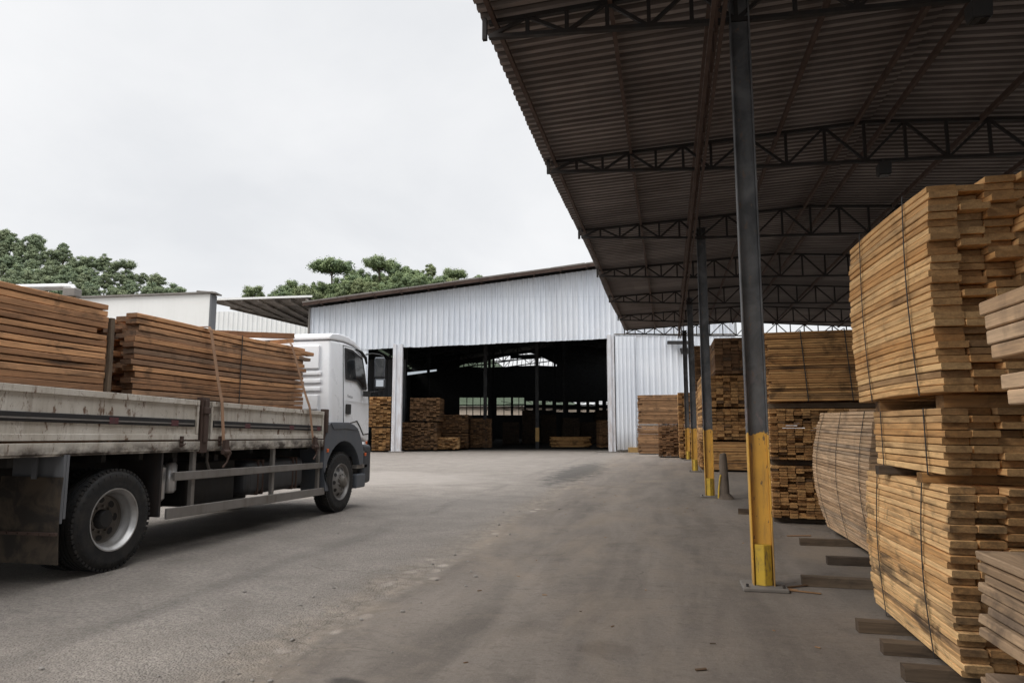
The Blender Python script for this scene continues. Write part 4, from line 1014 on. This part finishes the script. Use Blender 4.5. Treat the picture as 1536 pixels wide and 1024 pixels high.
# roof
def shed_roof(xa, xb, y0, y1, dz=0.0):
    mb = MB(); mb.add([(xa,y0,gz(xa)+dz),(xb,y0,gz(xb)+dz),(xb,y1,gz(xb)+dz),(xa,y1,gz(xa)+dz)], [(0,1,2,3)])
    mb.add([(xa,y0,gz(xa)+dz+0.05),(xb,y0,gz(xb)+dz+0.05),(xb,y1,gz(xb)+dz+0.05),(xa,y1,gz(xa)+dz+0.05)], [(0,1,2,3)])
    mb.add([(xa,y0,gz(xa)+dz),(xb,y0,gz(xb)+dz),(xb,y0,gz(xb)+dz+0.05),(xa,y0,gz(xa)+dz+0.05)], [(0,1,2,3)])
    return mb
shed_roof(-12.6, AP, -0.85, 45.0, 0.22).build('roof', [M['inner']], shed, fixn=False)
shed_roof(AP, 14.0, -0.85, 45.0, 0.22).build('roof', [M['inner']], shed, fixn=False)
for k in range(9):
    xa, xb = -12.6+k*2.13, -12.6+(k+1)*2.13-0.04; o_ = 0.03*((k*5)%3)
    q = MB(); q.add([(xa,-0.95-o_*0.5,gz(xa)+0.2),(xb,-0.95-o_*0.5,gz(xb)+0.2),(xb,-0.95-o_*0.5,gz(xb)+0.275+o_*0.3),(xa,-0.95-o_*0.5,gz(xa)+0.275)], [(0,1,2,3)])
    q.build('verge_sheet', M['alu'], shed, fixn=False)
q = MB(); q.add([(-12.6,-0.86,gz(-12.6)+0.02),(AP,-0.86,gz(AP)+0.02),(AP,-0.86,gz(AP)+0.215),(-12.6,-0.86,gz(-12.6)+0.215),(-12.6,-0.80,gz(-12.6)+0.02),(AP,-0.80,gz(AP)+0.02)], [(0,1,2,3),(0,4,5,1)])
q.build('verge_board', M['purlin'], shed, fixn=False)
for k in range(12):
    x = -11.6 + k*1.62
    if x > AP: break
    q = MB(); q.bar((x, -0.93, gz(x)+0.12), (x, 0.3, gz(x)+0.12), 0.09, 0.12); q.build('purlin_end', M['purlin'], shed)
# side and back walls
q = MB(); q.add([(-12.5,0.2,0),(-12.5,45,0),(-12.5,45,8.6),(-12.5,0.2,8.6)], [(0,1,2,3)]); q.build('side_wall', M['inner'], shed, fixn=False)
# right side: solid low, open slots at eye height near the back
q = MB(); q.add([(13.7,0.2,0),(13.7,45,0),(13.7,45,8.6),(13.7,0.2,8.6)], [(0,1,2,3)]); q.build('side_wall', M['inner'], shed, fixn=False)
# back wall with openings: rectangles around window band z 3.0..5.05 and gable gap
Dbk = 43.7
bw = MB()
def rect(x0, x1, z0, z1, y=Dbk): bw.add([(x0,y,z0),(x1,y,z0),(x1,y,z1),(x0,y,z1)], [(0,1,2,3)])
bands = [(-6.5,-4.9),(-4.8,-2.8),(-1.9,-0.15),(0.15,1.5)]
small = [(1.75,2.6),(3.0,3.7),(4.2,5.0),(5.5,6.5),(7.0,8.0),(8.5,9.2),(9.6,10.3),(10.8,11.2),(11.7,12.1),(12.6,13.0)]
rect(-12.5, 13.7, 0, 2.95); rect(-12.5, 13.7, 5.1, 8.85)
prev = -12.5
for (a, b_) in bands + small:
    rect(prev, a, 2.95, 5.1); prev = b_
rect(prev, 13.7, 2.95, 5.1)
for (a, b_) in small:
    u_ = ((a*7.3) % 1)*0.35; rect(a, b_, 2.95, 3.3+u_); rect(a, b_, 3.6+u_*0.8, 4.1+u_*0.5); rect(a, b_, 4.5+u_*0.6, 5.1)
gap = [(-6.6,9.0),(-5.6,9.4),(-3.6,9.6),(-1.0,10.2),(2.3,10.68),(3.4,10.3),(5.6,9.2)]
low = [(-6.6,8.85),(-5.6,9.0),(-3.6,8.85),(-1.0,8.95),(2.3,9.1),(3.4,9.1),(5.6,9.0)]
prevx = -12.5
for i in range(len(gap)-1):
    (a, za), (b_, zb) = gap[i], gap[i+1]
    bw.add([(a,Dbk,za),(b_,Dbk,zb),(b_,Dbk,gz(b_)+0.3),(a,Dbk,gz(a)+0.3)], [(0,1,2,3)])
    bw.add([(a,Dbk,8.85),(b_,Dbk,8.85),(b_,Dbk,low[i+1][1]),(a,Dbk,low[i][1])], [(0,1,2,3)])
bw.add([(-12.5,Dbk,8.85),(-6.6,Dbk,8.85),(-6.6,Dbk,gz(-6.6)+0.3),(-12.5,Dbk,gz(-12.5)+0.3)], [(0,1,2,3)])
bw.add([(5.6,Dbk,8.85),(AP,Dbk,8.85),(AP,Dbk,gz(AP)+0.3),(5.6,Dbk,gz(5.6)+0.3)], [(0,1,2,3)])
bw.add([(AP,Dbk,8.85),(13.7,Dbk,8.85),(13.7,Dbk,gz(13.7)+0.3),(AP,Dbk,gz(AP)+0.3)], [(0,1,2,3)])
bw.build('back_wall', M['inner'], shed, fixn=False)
# mullions
q = MB()
for x in (-5.6,-4.85,-3.9,-1.0,0.0,0.85): q.box(x-0.05, x+0.05, Dbk-0.1, Dbk-0.02, 2.95, 5.1)
q.box(-6.6, 13.5, Dbk-0.12, Dbk-0.03, 4.12, 4.24)
rq = random.Random(4)
for k in range(60):
    x = rq.uniform(-1.5, 13); z = rq.uniform(3.3, 4.9); q.bar((x, Dbk-0.3, z), (x+rq.uniform(0.4,1.6), Dbk-0.3, z+rq.uniform(-0.3,0.3)), 0.06)
q.build('window_bars', M['inner_frame'], shed)
# interior trusses and columns
def itruss(d, hb, name='roof_truss'):
    mb = MB(); n = 16; xs = [-12.4 + i*26.0/n for i in range(n+1)]
    top = lambda x: gz(x) - 0.1
    bot = lambda x: max(hb, gz(x)-1.55)
    for i in range(n):
        a, b_ = xs[i], xs[i+1]
        mb.bar((a,d,top(a)),(b_,d,top(b_)),0.12); mb.bar((a,d,bot(a)),(b_,d,bot(b_)),0.12); mb.bar((b_,d,bot(b_)),(b_,d,top(b_)),0.07)
        mb.bar((a,d,bot(a) if i%2 else top(a)),(b_,d,top(b_) if i%2 else bot(b_)),0.07)
    mb.build(name, M['inner_frame'], shed)
for d in (4.5, 11.0, 19.0, 27.0, 35.0, 42.5): itruss(d, 7.4)
for (x, d) in ((-1.85, 6.0), (1.75, 6.5), (-7.4, 6.0), (7.4, 8.0), (-2.0, 19.0), (4.6, 19.0), (9.5, 19.0), (-7.4, 19.0), (-2.0, 32.0), (4.6, 32.0)):
    q = MB(); q.box(x-0.12, x+0.12, d-0.12, d+0.12, 0, gz(x)-0.5); o = q.build('inner_column', M['inner_frame'], shed)
    if (x, d) == (1.75, 6.5):
        q = MB(); q.box(x-0.13, x+0.13, d-0.13, d+0.13, 0.5, 1.45); q.build('yellow_band', M['yellow_edge'], o)
# beam and pressed items at the gable gap
q = MB(); q.bar((-0.2, 38, 9.6), (3.4, 38, 9.7), 0.35, 0.42); q.bar((-6, 40, 9.0), (6.5, 40, 9.9), 0.1); 
for k in range(22): 
    x = -6 + k*0.55; q.bar((x, 43.2, 8.9), (x + rq.uniform(-0.3,0.5), 43.2, gz(x)), 0.07)
q.build('roof_bracing', M['inner_frame'], shed)
# slit in left roof: its daylight put in as a glowing strip
q = MB(); q.add([(-9.3,19.2,6.05),(-6.7,19.2,6.42),(-6.7,19.2,6.56),(-9.3,19.2,6.3)], [(0,1,2,3)])
mt_ = NT('slit_glow'); mt_.b.inputs['Emission Color'].default_value = (0.8,0.88,0.95,1); mt_.b.inputs['Emission Strength'].default_value = 0.55
q.build('glow_strip', mt_.fin((0.6,0.65,0.7), 0.5), shed, fixn=False)
corr(-12.3, -7.3, lambda x: 0.0, lambda x: 6.1, 0.33, 0.045, y=5.5).build('inner_partition', M['grey_trim'], shed, fixn=False)

# small lamp on the cladding
q = empty('wall_lamp', F(10.3, D0-0.35, 6.1), PSI, 'dark bracket lamp on the white cladding near the far columns', 'lamp')
m_ = MB(); m_.box(-0.9, 0.6, -0.1, 0.1, 0.35, 0.55); m_.build('arm', M['black'], q)
m_ = MB(); m_.tube([(0.1,-0.1,0.1),(0.1,-0.1,-0.25)], [0.3,0.22], 14); m_.build('shade', M['black'], q, smooth=True)

# bundles inside the shed
def inb(label, x0, x1, d, dl, z0, z1, mat='amber', t=0.085, pw=0.2, seed=1, jit=0.06, ends=True):
    x, y, _ = F(x0, d)
    if ends: return bundle(label, (x, y, z0), dl, x1-x0, z1-z0, t, pw, mat, rz=PSI, nseg=1, detail=False, jit=jit, seed=seed, gap=0.03, rec=0.45, group=None)
    x, y, _ = F(x0, d+dl)
    return bundle(label, (x, y, z0), x1-x0, dl, z1-z0, t, pw, mat, rz=PSI-R(90), nseg=1, detail=False, jit=jit, seed=seed, gap=0.012)
k_ = D0/1024.0
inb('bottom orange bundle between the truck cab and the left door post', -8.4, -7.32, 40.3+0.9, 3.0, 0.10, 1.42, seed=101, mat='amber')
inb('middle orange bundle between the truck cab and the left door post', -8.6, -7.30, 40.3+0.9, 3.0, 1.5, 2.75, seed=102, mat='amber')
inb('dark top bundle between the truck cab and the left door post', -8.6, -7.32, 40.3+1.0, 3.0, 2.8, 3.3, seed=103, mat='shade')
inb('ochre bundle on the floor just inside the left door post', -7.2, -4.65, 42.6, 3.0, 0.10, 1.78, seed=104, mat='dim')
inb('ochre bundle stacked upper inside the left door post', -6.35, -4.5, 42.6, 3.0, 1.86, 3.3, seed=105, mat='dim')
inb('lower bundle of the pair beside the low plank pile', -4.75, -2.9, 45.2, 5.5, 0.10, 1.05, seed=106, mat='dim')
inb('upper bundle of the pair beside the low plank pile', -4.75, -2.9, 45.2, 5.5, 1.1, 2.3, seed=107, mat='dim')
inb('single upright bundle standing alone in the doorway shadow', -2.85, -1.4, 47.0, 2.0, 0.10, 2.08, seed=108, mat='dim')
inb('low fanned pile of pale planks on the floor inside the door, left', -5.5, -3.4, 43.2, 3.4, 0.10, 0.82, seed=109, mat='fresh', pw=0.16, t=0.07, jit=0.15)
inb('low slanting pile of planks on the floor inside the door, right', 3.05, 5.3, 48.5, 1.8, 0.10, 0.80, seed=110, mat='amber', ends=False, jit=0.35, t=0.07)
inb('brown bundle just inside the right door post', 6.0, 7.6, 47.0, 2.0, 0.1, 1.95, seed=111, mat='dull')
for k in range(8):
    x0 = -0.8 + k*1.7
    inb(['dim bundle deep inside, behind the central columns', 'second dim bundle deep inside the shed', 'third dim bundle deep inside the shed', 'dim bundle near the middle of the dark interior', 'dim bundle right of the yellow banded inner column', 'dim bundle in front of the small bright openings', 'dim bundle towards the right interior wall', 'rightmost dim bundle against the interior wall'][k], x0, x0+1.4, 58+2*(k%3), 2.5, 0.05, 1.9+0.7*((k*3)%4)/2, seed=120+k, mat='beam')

# lean-to roof on the left of the shed and grey annex wall behind it
lt = empty('lean_to_roof', F(-12.5, 41.3, 9.0), PSI, 'sagging old lean-to roof sticking out left of the warehouse gable', 'roof')
L0 = Vector((-12.5, 41.3, 9.0))
def ltb(pts): return [tuple(Vector(p)-L0) for p in pts]
q = MB(); q.add(ltb([(-12.4,40.4,9.22),(-18.6,40.4,9.02),(-18.0,43.0,9.20),(-12.6,54.0,8.70),(-11.5,54.0,8.9)]), [(0,1,2,3,4)])
q.add(ltb([(-12.4,40.4,9.30),(-18.6,40.4,9.08),(-18.0,43.0,9.26),(-12.6,54.0,8.76),(-11.5,54.0,8.96)]), [(0,1,2,3,4)]); q.build('sheeting', M['roof_old'], lt, fixn=False)
q = MB(); q.bar(*ltb([(-12.0,40.35,9.28),(-18.7,40.35,9.06)]), 0.05, 0.12); q.build('edge_trim', M['white_plain'], lt)
q = MB(); q.bar(*ltb([(-18.0,43.0,9.06),(-12.4,54.2,8.58)]), 0.08, 0.22)
for k in range(7):
    a = k/6.0; q.bar(*ltb([(-18.2+a*5.8,40.5,8.98+a*0.12),(-17.6+a*5.6,43.2+a*10.5,9.08-a*0.45)]), 0.10, 0.10)
q.build('rafters', M['roof_old'], lt)
for (lx, d) in ((-18.3, 41.2),):
    q = MB(); q.bar(*ltb([(lx,d,0),(lx,d,9.0)]), 0.15, 0.15); q.build('post', M['grey_trim'], lt)
ax = empty('annex_wall', F(-20, 56.0, 0), PSI, 'pale grey corrugated wall behind the lean-to roof', 'wall')
o = corr(-9.0, 6.5, lambda x: 0.0, lambda x: 11.0 - max(0, x)*0.05, 0.4, 0.04); o.build('cladding', M['white_plain'], ax, fixn=False)
# white slab wall left
ww = empty('white_wall', F(-16, 28.0, 0), PSI, 'tall plain white wall with grey end and coping, beyond the truck load', 'wall')
q = MB(); q.prism([(-9.0,0),(3.42,0),(3.42,7.0),(-9.0,6.55)], 0.0, 0.5, 'y'); q.build('wall_panel', M['white_plain'], ww)
q = MB(); q.box(3.425, 3.50, -0.02, 0.48, 0, 6.98); q.build('end_post', M['grey_trim'], ww)
q = MB(); q.bar((-9.05,0.2,6.59),(3.56,0.2,7.05), 0.62, 0.07); q.bar((2.9,0.2,7.09),(3.68,0.2,7.03), 0.66, 0.06); q.build('coping', M['alu'], ww)
# silver duct above the load
du = empty('metal_duct', F(-9.2, 14.0, 0), PSI, 'bent silver duct rising behind the rear lumber bundle', 'duct')
q = MB(); q.tube([(-2.2,0,4.36),(-0.15,0,4.40),(0.02,0,4.38),(0.08,0,4.28)], [0.07,0.07,0.08,0.07], 14); q.build('pipe', M['silver'], du, smooth=True)
q = MB(); q.box(-0.10,0.16,-0.12,0.12,4.18,4.36); q.build('end_block', M['alu'], du, bevel=0.02)
q = MB(); q.box(-0.04,0.08,-0.06,0.06,0,4.2); q.build('post', M['yellow_edge'], du)
# beige building behind the openings at the back
be = empty('beige_building', F(-2, 96, 0), PSI, 'plain beige building glimpsed through the rear window openings', 'building')
q = MB(); q.box(-8, 22, 0, 8, 0, 4.3); q.build('wall', M['beige'], be)
q = MB(); q.box(-8.3, 22.3, -0.4, 8.4, 4.31, 4.4); q.build('roof', M['roof_old'], be)

# ================================================================= hills and trees
def hillz(lx, d):
    h1 = 41.0*math.exp(-((lx+150)/62.0)**2)*math.exp(-((d-185)/60.0)**2) 
    h2 = 27.0*math.exp(-((lx+30)/40.0)**2)*math.exp(-((d-175)/38.0)**2)
    return h1 + h2
hm = MB(); nx, nd = 90, 40; vs = []
hr_ = random.Random(2)
for j in range(nd+1):
    for i in range(nx+1):
        lx = -300 + 420*i/nx; d = 105 + 200*j/nd
        vs.append(F(lx, d, hillz(lx, d) + hr_.uniform(-0.6,0.6) - 0.4))
fs = [(j*(nx+1)+i, j*(nx+1)+i+1, (j+1)*(nx+1)+i+1, (j+1)*(nx+1)+i) for j in range(nd) for i in range(nx)]
hm.add(vs, fs); tag(hm.build('hill_terrain', M['hill'], smooth=True), kind='structure')

def crown_mesh(seed, rx, rz, nclump, nleaf, leaf, flat=False, h0=0.0):
    r = random.Random(seed); mb = MB()
    cl = []
    for k in range(nclump):
        while True:
            p = Vector((r.uniform(-1,1), r.uniform(-1,1), r.uniform(-1,1)))
            if 0.25 < p.length < 1: break
        if flat and p.z < -0.25: p.z *= 0.3
        p = Vector((p.x*rx, p.y*rx, p.z*rz + h0)); cl.append((p, r.uniform(0.17, 0.36)*rx, r.random()))
    for (c, cr, tn) in cl:
        # dark core so the clump is not see-through
        n = 8; core = []
        for i in range(5):
            th = math.pi*(i+0.5)/5
            for j in range(n):
                ph = 2*math.pi*j/n; q = cr*0.55*r.uniform(0.6,1.15)
                core.append(c + Vector((q*math.sin(th)*math.cos(ph), q*math.sin(th)*math.sin(ph), q*0.75*math.cos(th))))
        cf = [(i*n+j, i*n+(j+1)%n, (i+1)*n+(j+1)%n, (i+1)*n+j) for i in range(4) for j in range(n)]
        mb.add(core, cf, (tn*0.5, 0.0, 0))
        for l in range(nleaf):
            d = Vector((r.gauss(0,1), r.gauss(0,1), r.gauss(0,1))).normalized()
            p = c + Vector((d.x, d.y, d.z*0.75))*cr*abs(r.gauss(0.85, 0.28))
            nrm = (d + Vector((r.uniform(-.6,.6), r.uniform(-.6,.6), r.uniform(-.2,.8)))).normalized()
            u = nrm.cross(Vector((r.uniform(-1,1), r.uniform(-1,1), r.uniform(-1,1)))).normalized(); v = nrm.cross(u)
            s = leaf*r.uniform(0.6, 1.3)
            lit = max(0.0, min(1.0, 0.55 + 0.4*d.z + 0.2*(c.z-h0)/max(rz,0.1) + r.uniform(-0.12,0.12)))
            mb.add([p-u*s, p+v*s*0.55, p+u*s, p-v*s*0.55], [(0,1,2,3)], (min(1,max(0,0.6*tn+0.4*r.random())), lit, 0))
    return mb, cl
def trunk_mesh(seed, h, r0, cl):
    r = random.Random(seed); mb = MB()
    top = Vector((r.uniform(-.3,.3), r.uniform(-.3,.3), h))
    mb.tube([(0,0,-1.5), (r.uniform(-.1,.1),0,h*0.4), top], [r0, r0*0.75, r0*0.45], 8)
    for (c, cr, tn) in cl[:9]:
        st = Vector((0,0,h*r.uniform(0.55,0.95))); mid = (st+c)/2 + Vector((0,0,-0.3))
        mb.tube([st, mid, c], [r0*0.4, r0*0.28, r0*0.12], 6)
    return mb
def make_tree(kind, seed):
    flat = kind == 'umbrella'
    if kind == 'umbrella': rx, rz, th, nc, nl = 4.6, 1.7, 5.0, 38, 100
    elif kind == 'round': rx, rz, th, nc, nl = 3.6, 3.6, 2.0, 50, 100
    elif kind == 'tall': rx, rz, th, nc, nl = 2.7, 4.0, 3.8, 40, 100
    else: rx, rz, th, nc, nl = 3.8, 3.0, 1.1, 46, 100
    return kind, seed, rx, rz, th, nc, nl, flat
CM = {}
def tree_meshes(kind, seed, mat):
    key = (kind, seed, mat)
    if key in CM: return CM[key]
    _, _, rx, rz, th, nc, nl, flat = make_tree(kind, seed)
    cmb, cl = crown_mesh(seed, rx, rz, nc, int(nl*1.7), 0.25, flat, th + rz*(0.55 if flat else 0.7))
    c = cmb.build('crown', M[mat], None, fixn=False); t = trunk_mesh(seed, th+rz*0.4, 0.28 if kind != 'bush' else 0.18, cl).build('trunk', M['bark'], None, smooth=True)
    CM[key] = (c.data, t.data)
    bpy.data.objects.remove(c); bpy.data.objects.remove(t)
    return CM[key]
def plant(lx, d, z, kind, seed, scale, label, group=None, mat='leaf_near', name='tree', rot=0):
    cd, td = tree_meshes(kind, seed, mat)
    x, y, _ = F(lx, d); root = empty(name, (x, y, z), rot, label, 'tree', group); root.scale = (scale,)*3
    for nm, dt in (('trunk', td), ('crown', cd)):
        o = bpy.data.objects.new(nm, dt); COL.objects.link(o); o.parent = root
    return root
S = 0.00977   # metres per reference unit at 10 m, for reading heights off the survey table
# skyline trees, right hill (lx at depth 150)
HT = {'umbrella': 7.6, 'round': 7.8, 'tall': 10.2, 'bush': 5.6}
sky_r = [(-57.5,32.3,'bush',1,0.6,'small dark treetop alone between the white wall and the green hill'),
 (-40.3,38.6,'umbrella',2,0.95,'wide umbrella-crowned tree standing clear on the right-hand hill'),
 (-49.0,33.2,'bush',3,0.8,'low bushy tree left of the umbrella-crowned tree'),
 (-35.0,36.3,'round',1,0.7,'rounded tree just right of the umbrella-crowned tree'),
 (-29.8,38.9,'umbrella',3,0.8,'tallest bushy tree above the warehouse roofline'),
 (-25.5,38.0,'round',4,0.7,'upright tree right beside the tallest bushy one'),
 (-18.6,37.5,'tall',5,0.62,'slender airy tree towards the right end of the grove'),
 (-13.2,36.3,'umbrella',6,0.62,'spreading tree at the right end of the grove'),
 (-22.0,36.2,'round',7,0.75,'dense green tree low in the middle of the grove'),
 (-7.3,34.9,'bush',8,0.35,'tiny treetop showing over the roof far right of the grove')]
for lx, zb, kind, sd, sc, lab in sky_r:
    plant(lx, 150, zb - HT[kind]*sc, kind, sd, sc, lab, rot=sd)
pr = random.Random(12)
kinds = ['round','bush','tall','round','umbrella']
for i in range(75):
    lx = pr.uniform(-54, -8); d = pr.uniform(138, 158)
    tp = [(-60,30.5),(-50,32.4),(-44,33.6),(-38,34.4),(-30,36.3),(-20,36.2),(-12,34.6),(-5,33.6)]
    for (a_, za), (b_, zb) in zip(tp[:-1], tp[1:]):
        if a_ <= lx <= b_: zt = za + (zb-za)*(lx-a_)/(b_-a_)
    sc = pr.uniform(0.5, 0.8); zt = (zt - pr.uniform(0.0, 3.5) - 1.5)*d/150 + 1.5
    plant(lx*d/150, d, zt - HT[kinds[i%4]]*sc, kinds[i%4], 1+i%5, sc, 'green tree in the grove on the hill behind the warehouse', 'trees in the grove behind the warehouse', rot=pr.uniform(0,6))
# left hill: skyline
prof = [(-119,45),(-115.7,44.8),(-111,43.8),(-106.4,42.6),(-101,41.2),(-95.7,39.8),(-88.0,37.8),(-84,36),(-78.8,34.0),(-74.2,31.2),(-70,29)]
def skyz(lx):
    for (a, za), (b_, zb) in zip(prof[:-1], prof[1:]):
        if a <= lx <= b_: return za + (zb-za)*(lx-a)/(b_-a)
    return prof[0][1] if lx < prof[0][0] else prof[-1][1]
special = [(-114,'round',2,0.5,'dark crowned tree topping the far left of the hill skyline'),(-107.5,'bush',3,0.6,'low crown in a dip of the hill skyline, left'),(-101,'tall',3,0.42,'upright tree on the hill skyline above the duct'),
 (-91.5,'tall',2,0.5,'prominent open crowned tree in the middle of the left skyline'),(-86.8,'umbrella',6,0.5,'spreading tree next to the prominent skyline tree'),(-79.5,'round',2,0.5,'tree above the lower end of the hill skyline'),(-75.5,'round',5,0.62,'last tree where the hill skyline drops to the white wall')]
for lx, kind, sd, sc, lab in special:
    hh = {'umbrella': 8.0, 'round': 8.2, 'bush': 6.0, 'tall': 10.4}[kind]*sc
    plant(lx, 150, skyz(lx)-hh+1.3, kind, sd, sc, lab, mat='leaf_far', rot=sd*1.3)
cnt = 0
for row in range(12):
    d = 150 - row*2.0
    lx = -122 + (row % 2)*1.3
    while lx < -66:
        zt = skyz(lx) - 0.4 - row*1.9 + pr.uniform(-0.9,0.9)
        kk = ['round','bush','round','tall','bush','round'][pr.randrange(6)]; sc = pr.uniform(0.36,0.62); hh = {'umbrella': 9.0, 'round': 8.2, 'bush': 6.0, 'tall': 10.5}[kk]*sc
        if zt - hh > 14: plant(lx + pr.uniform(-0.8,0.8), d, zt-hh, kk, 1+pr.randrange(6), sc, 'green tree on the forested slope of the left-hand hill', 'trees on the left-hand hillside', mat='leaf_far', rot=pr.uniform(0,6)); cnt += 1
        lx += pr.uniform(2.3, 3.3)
print('hill trees', cnt)

# ================================================================= world, sun, camera
w = bpy.data.worlds.new('World'); scene.world = w; w.use_nodes = True; nt = w.node_tree; nt.nodes.clear()
out = nt.nodes.new('ShaderNodeOutputWorld'); bg = nt.nodes.new('ShaderNodeBackground'); nt.links.new(bg.outputs[0], out.inputs[0])
sky = nt.nodes.new('ShaderNodeTexSky'); sky.sky_type = 'NISHITA'; sky.sun_disc = False
SD = Vector((-0.60, -0.52, 0.58)).normalized()
sky.sun_elevation = math.asin(SD.z); sky.sun_rotation = math.atan2(SD.x, SD.y) % (2*math.pi)
tc = nt.nodes.new('ShaderNodeTexCoord'); sx = nt.nodes.new('ShaderNodeSeparateXYZ'); nt.links.new(tc.outputs['Generated'], sx.inputs[0])
def wm(op, a, b):
    n = nt.nodes.new('ShaderNodeMath'); n.operation = op
    for i, v in enumerate((a, b)):
        if isinstance(v, (int, float)): n.inputs[i].default_value = v
        else: nt.links.new(v, n.inputs[i])
    return n.outputs[0]
zc = wm('ADD', wm('MAXIMUM', sx.outputs[2], 0.0), 0.22)
cv = nt.nodes.new('ShaderNodeCombineXYZ'); nt.links.new(wm('DIVIDE', sx.outputs[0], zc), cv.inputs[0]); nt.links.new(wm('DIVIDE', sx.outputs[1], zc), cv.inputs[1])
nz = nt.nodes.new('ShaderNodeTexNoise'); nt.links.new(cv.outputs[0], nz.inputs['Vector']); nz.inputs['Scale'].default_value = 0.95; nz.inputs['Detail'].default_value = 7; nz.inputs['Roughness'].default_value = 0.52; nz.inputs['Distortion'].default_value = 0.35
mr_ = nt.nodes.new('ShaderNodeMapRange'); nt.links.new(nz.outputs[0], mr_.inputs[0]); mr_.inputs[1].default_value = 0.36; mr_.inputs[2].default_value = 0.62; mr_.inputs[3].default_value = 0.0; mr_.inputs[4].default_value = 1.0
mx = nt.nodes.new('ShaderNodeMix'); mx.data_type = 'RGBA'; nt.links.new(mr_.outputs[0], mx.inputs[0]); mx.inputs[6].default_value = (8.2,8.35,8.6,1); mx.inputs[7].default_value = (9.7,9.75,9.85,1)
# overcast luminance rises towards the zenith
zr = nt.nodes.new('ShaderNodeMapRange'); nt.links.new(sx.outputs[2], zr.inputs[0]); zr.inputs[1].default_value = 0.55; zr.inputs[2].default_value = 1.0; zr.inputs[3].default_value = 1.0; zr.inputs[4].default_value = 4.6
sc_ = nt.nodes.new('ShaderNodeVectorMath'); sc_.operation = 'SCALE'; nt.links.new(mx.outputs[2], sc_.inputs[0]); nt.links.new(zr.outputs[0], sc_.inputs['Scale'])
m2 = nt.nodes.new('ShaderNodeMix'); m2.data_type = 'RGBA'; m2.inputs[0].default_value = 0.95; nt.links.new(sky.outputs[0], m2.inputs[6]); nt.links.new(sc_.outputs[0], m2.inputs[7])
nt.links.new(m2.outputs[2], bg.inputs[0]); bg.inputs[1].default_value = 0.1
sl = bpy.data.lights.new('sun', 'SUN'); sl.energy = 1.5; sl.angle = R(22); sl.color = (1.0,0.94,0.86)
so = bpy.data.objects.new('sun', sl); COL.objects.link(so); so.rotation_euler = SD.to_track_quat('Z', 'Y').to_euler(); so.location = (-20,-20,40)
cd = bpy.data.cameras.new('camera'); co = bpy.data.objects.new('camera', cd); COL.objects.link(co)
cd.sensor_width = 36; cd.lens = 24.0; cd.clip_start = 0.05; cd.clip_end = 2000
co.location = (0,0,1.5); co.rotation_euler = (R(90+7.125), 0, PSI); scene.camera = co
scene.view_settings.view_transform = 'Standard'; scene.view_settings.look = 'None'; scene.view_settings.exposure = 0
scene.render.resolution_x = 1024; scene.render.resolution_y = 682
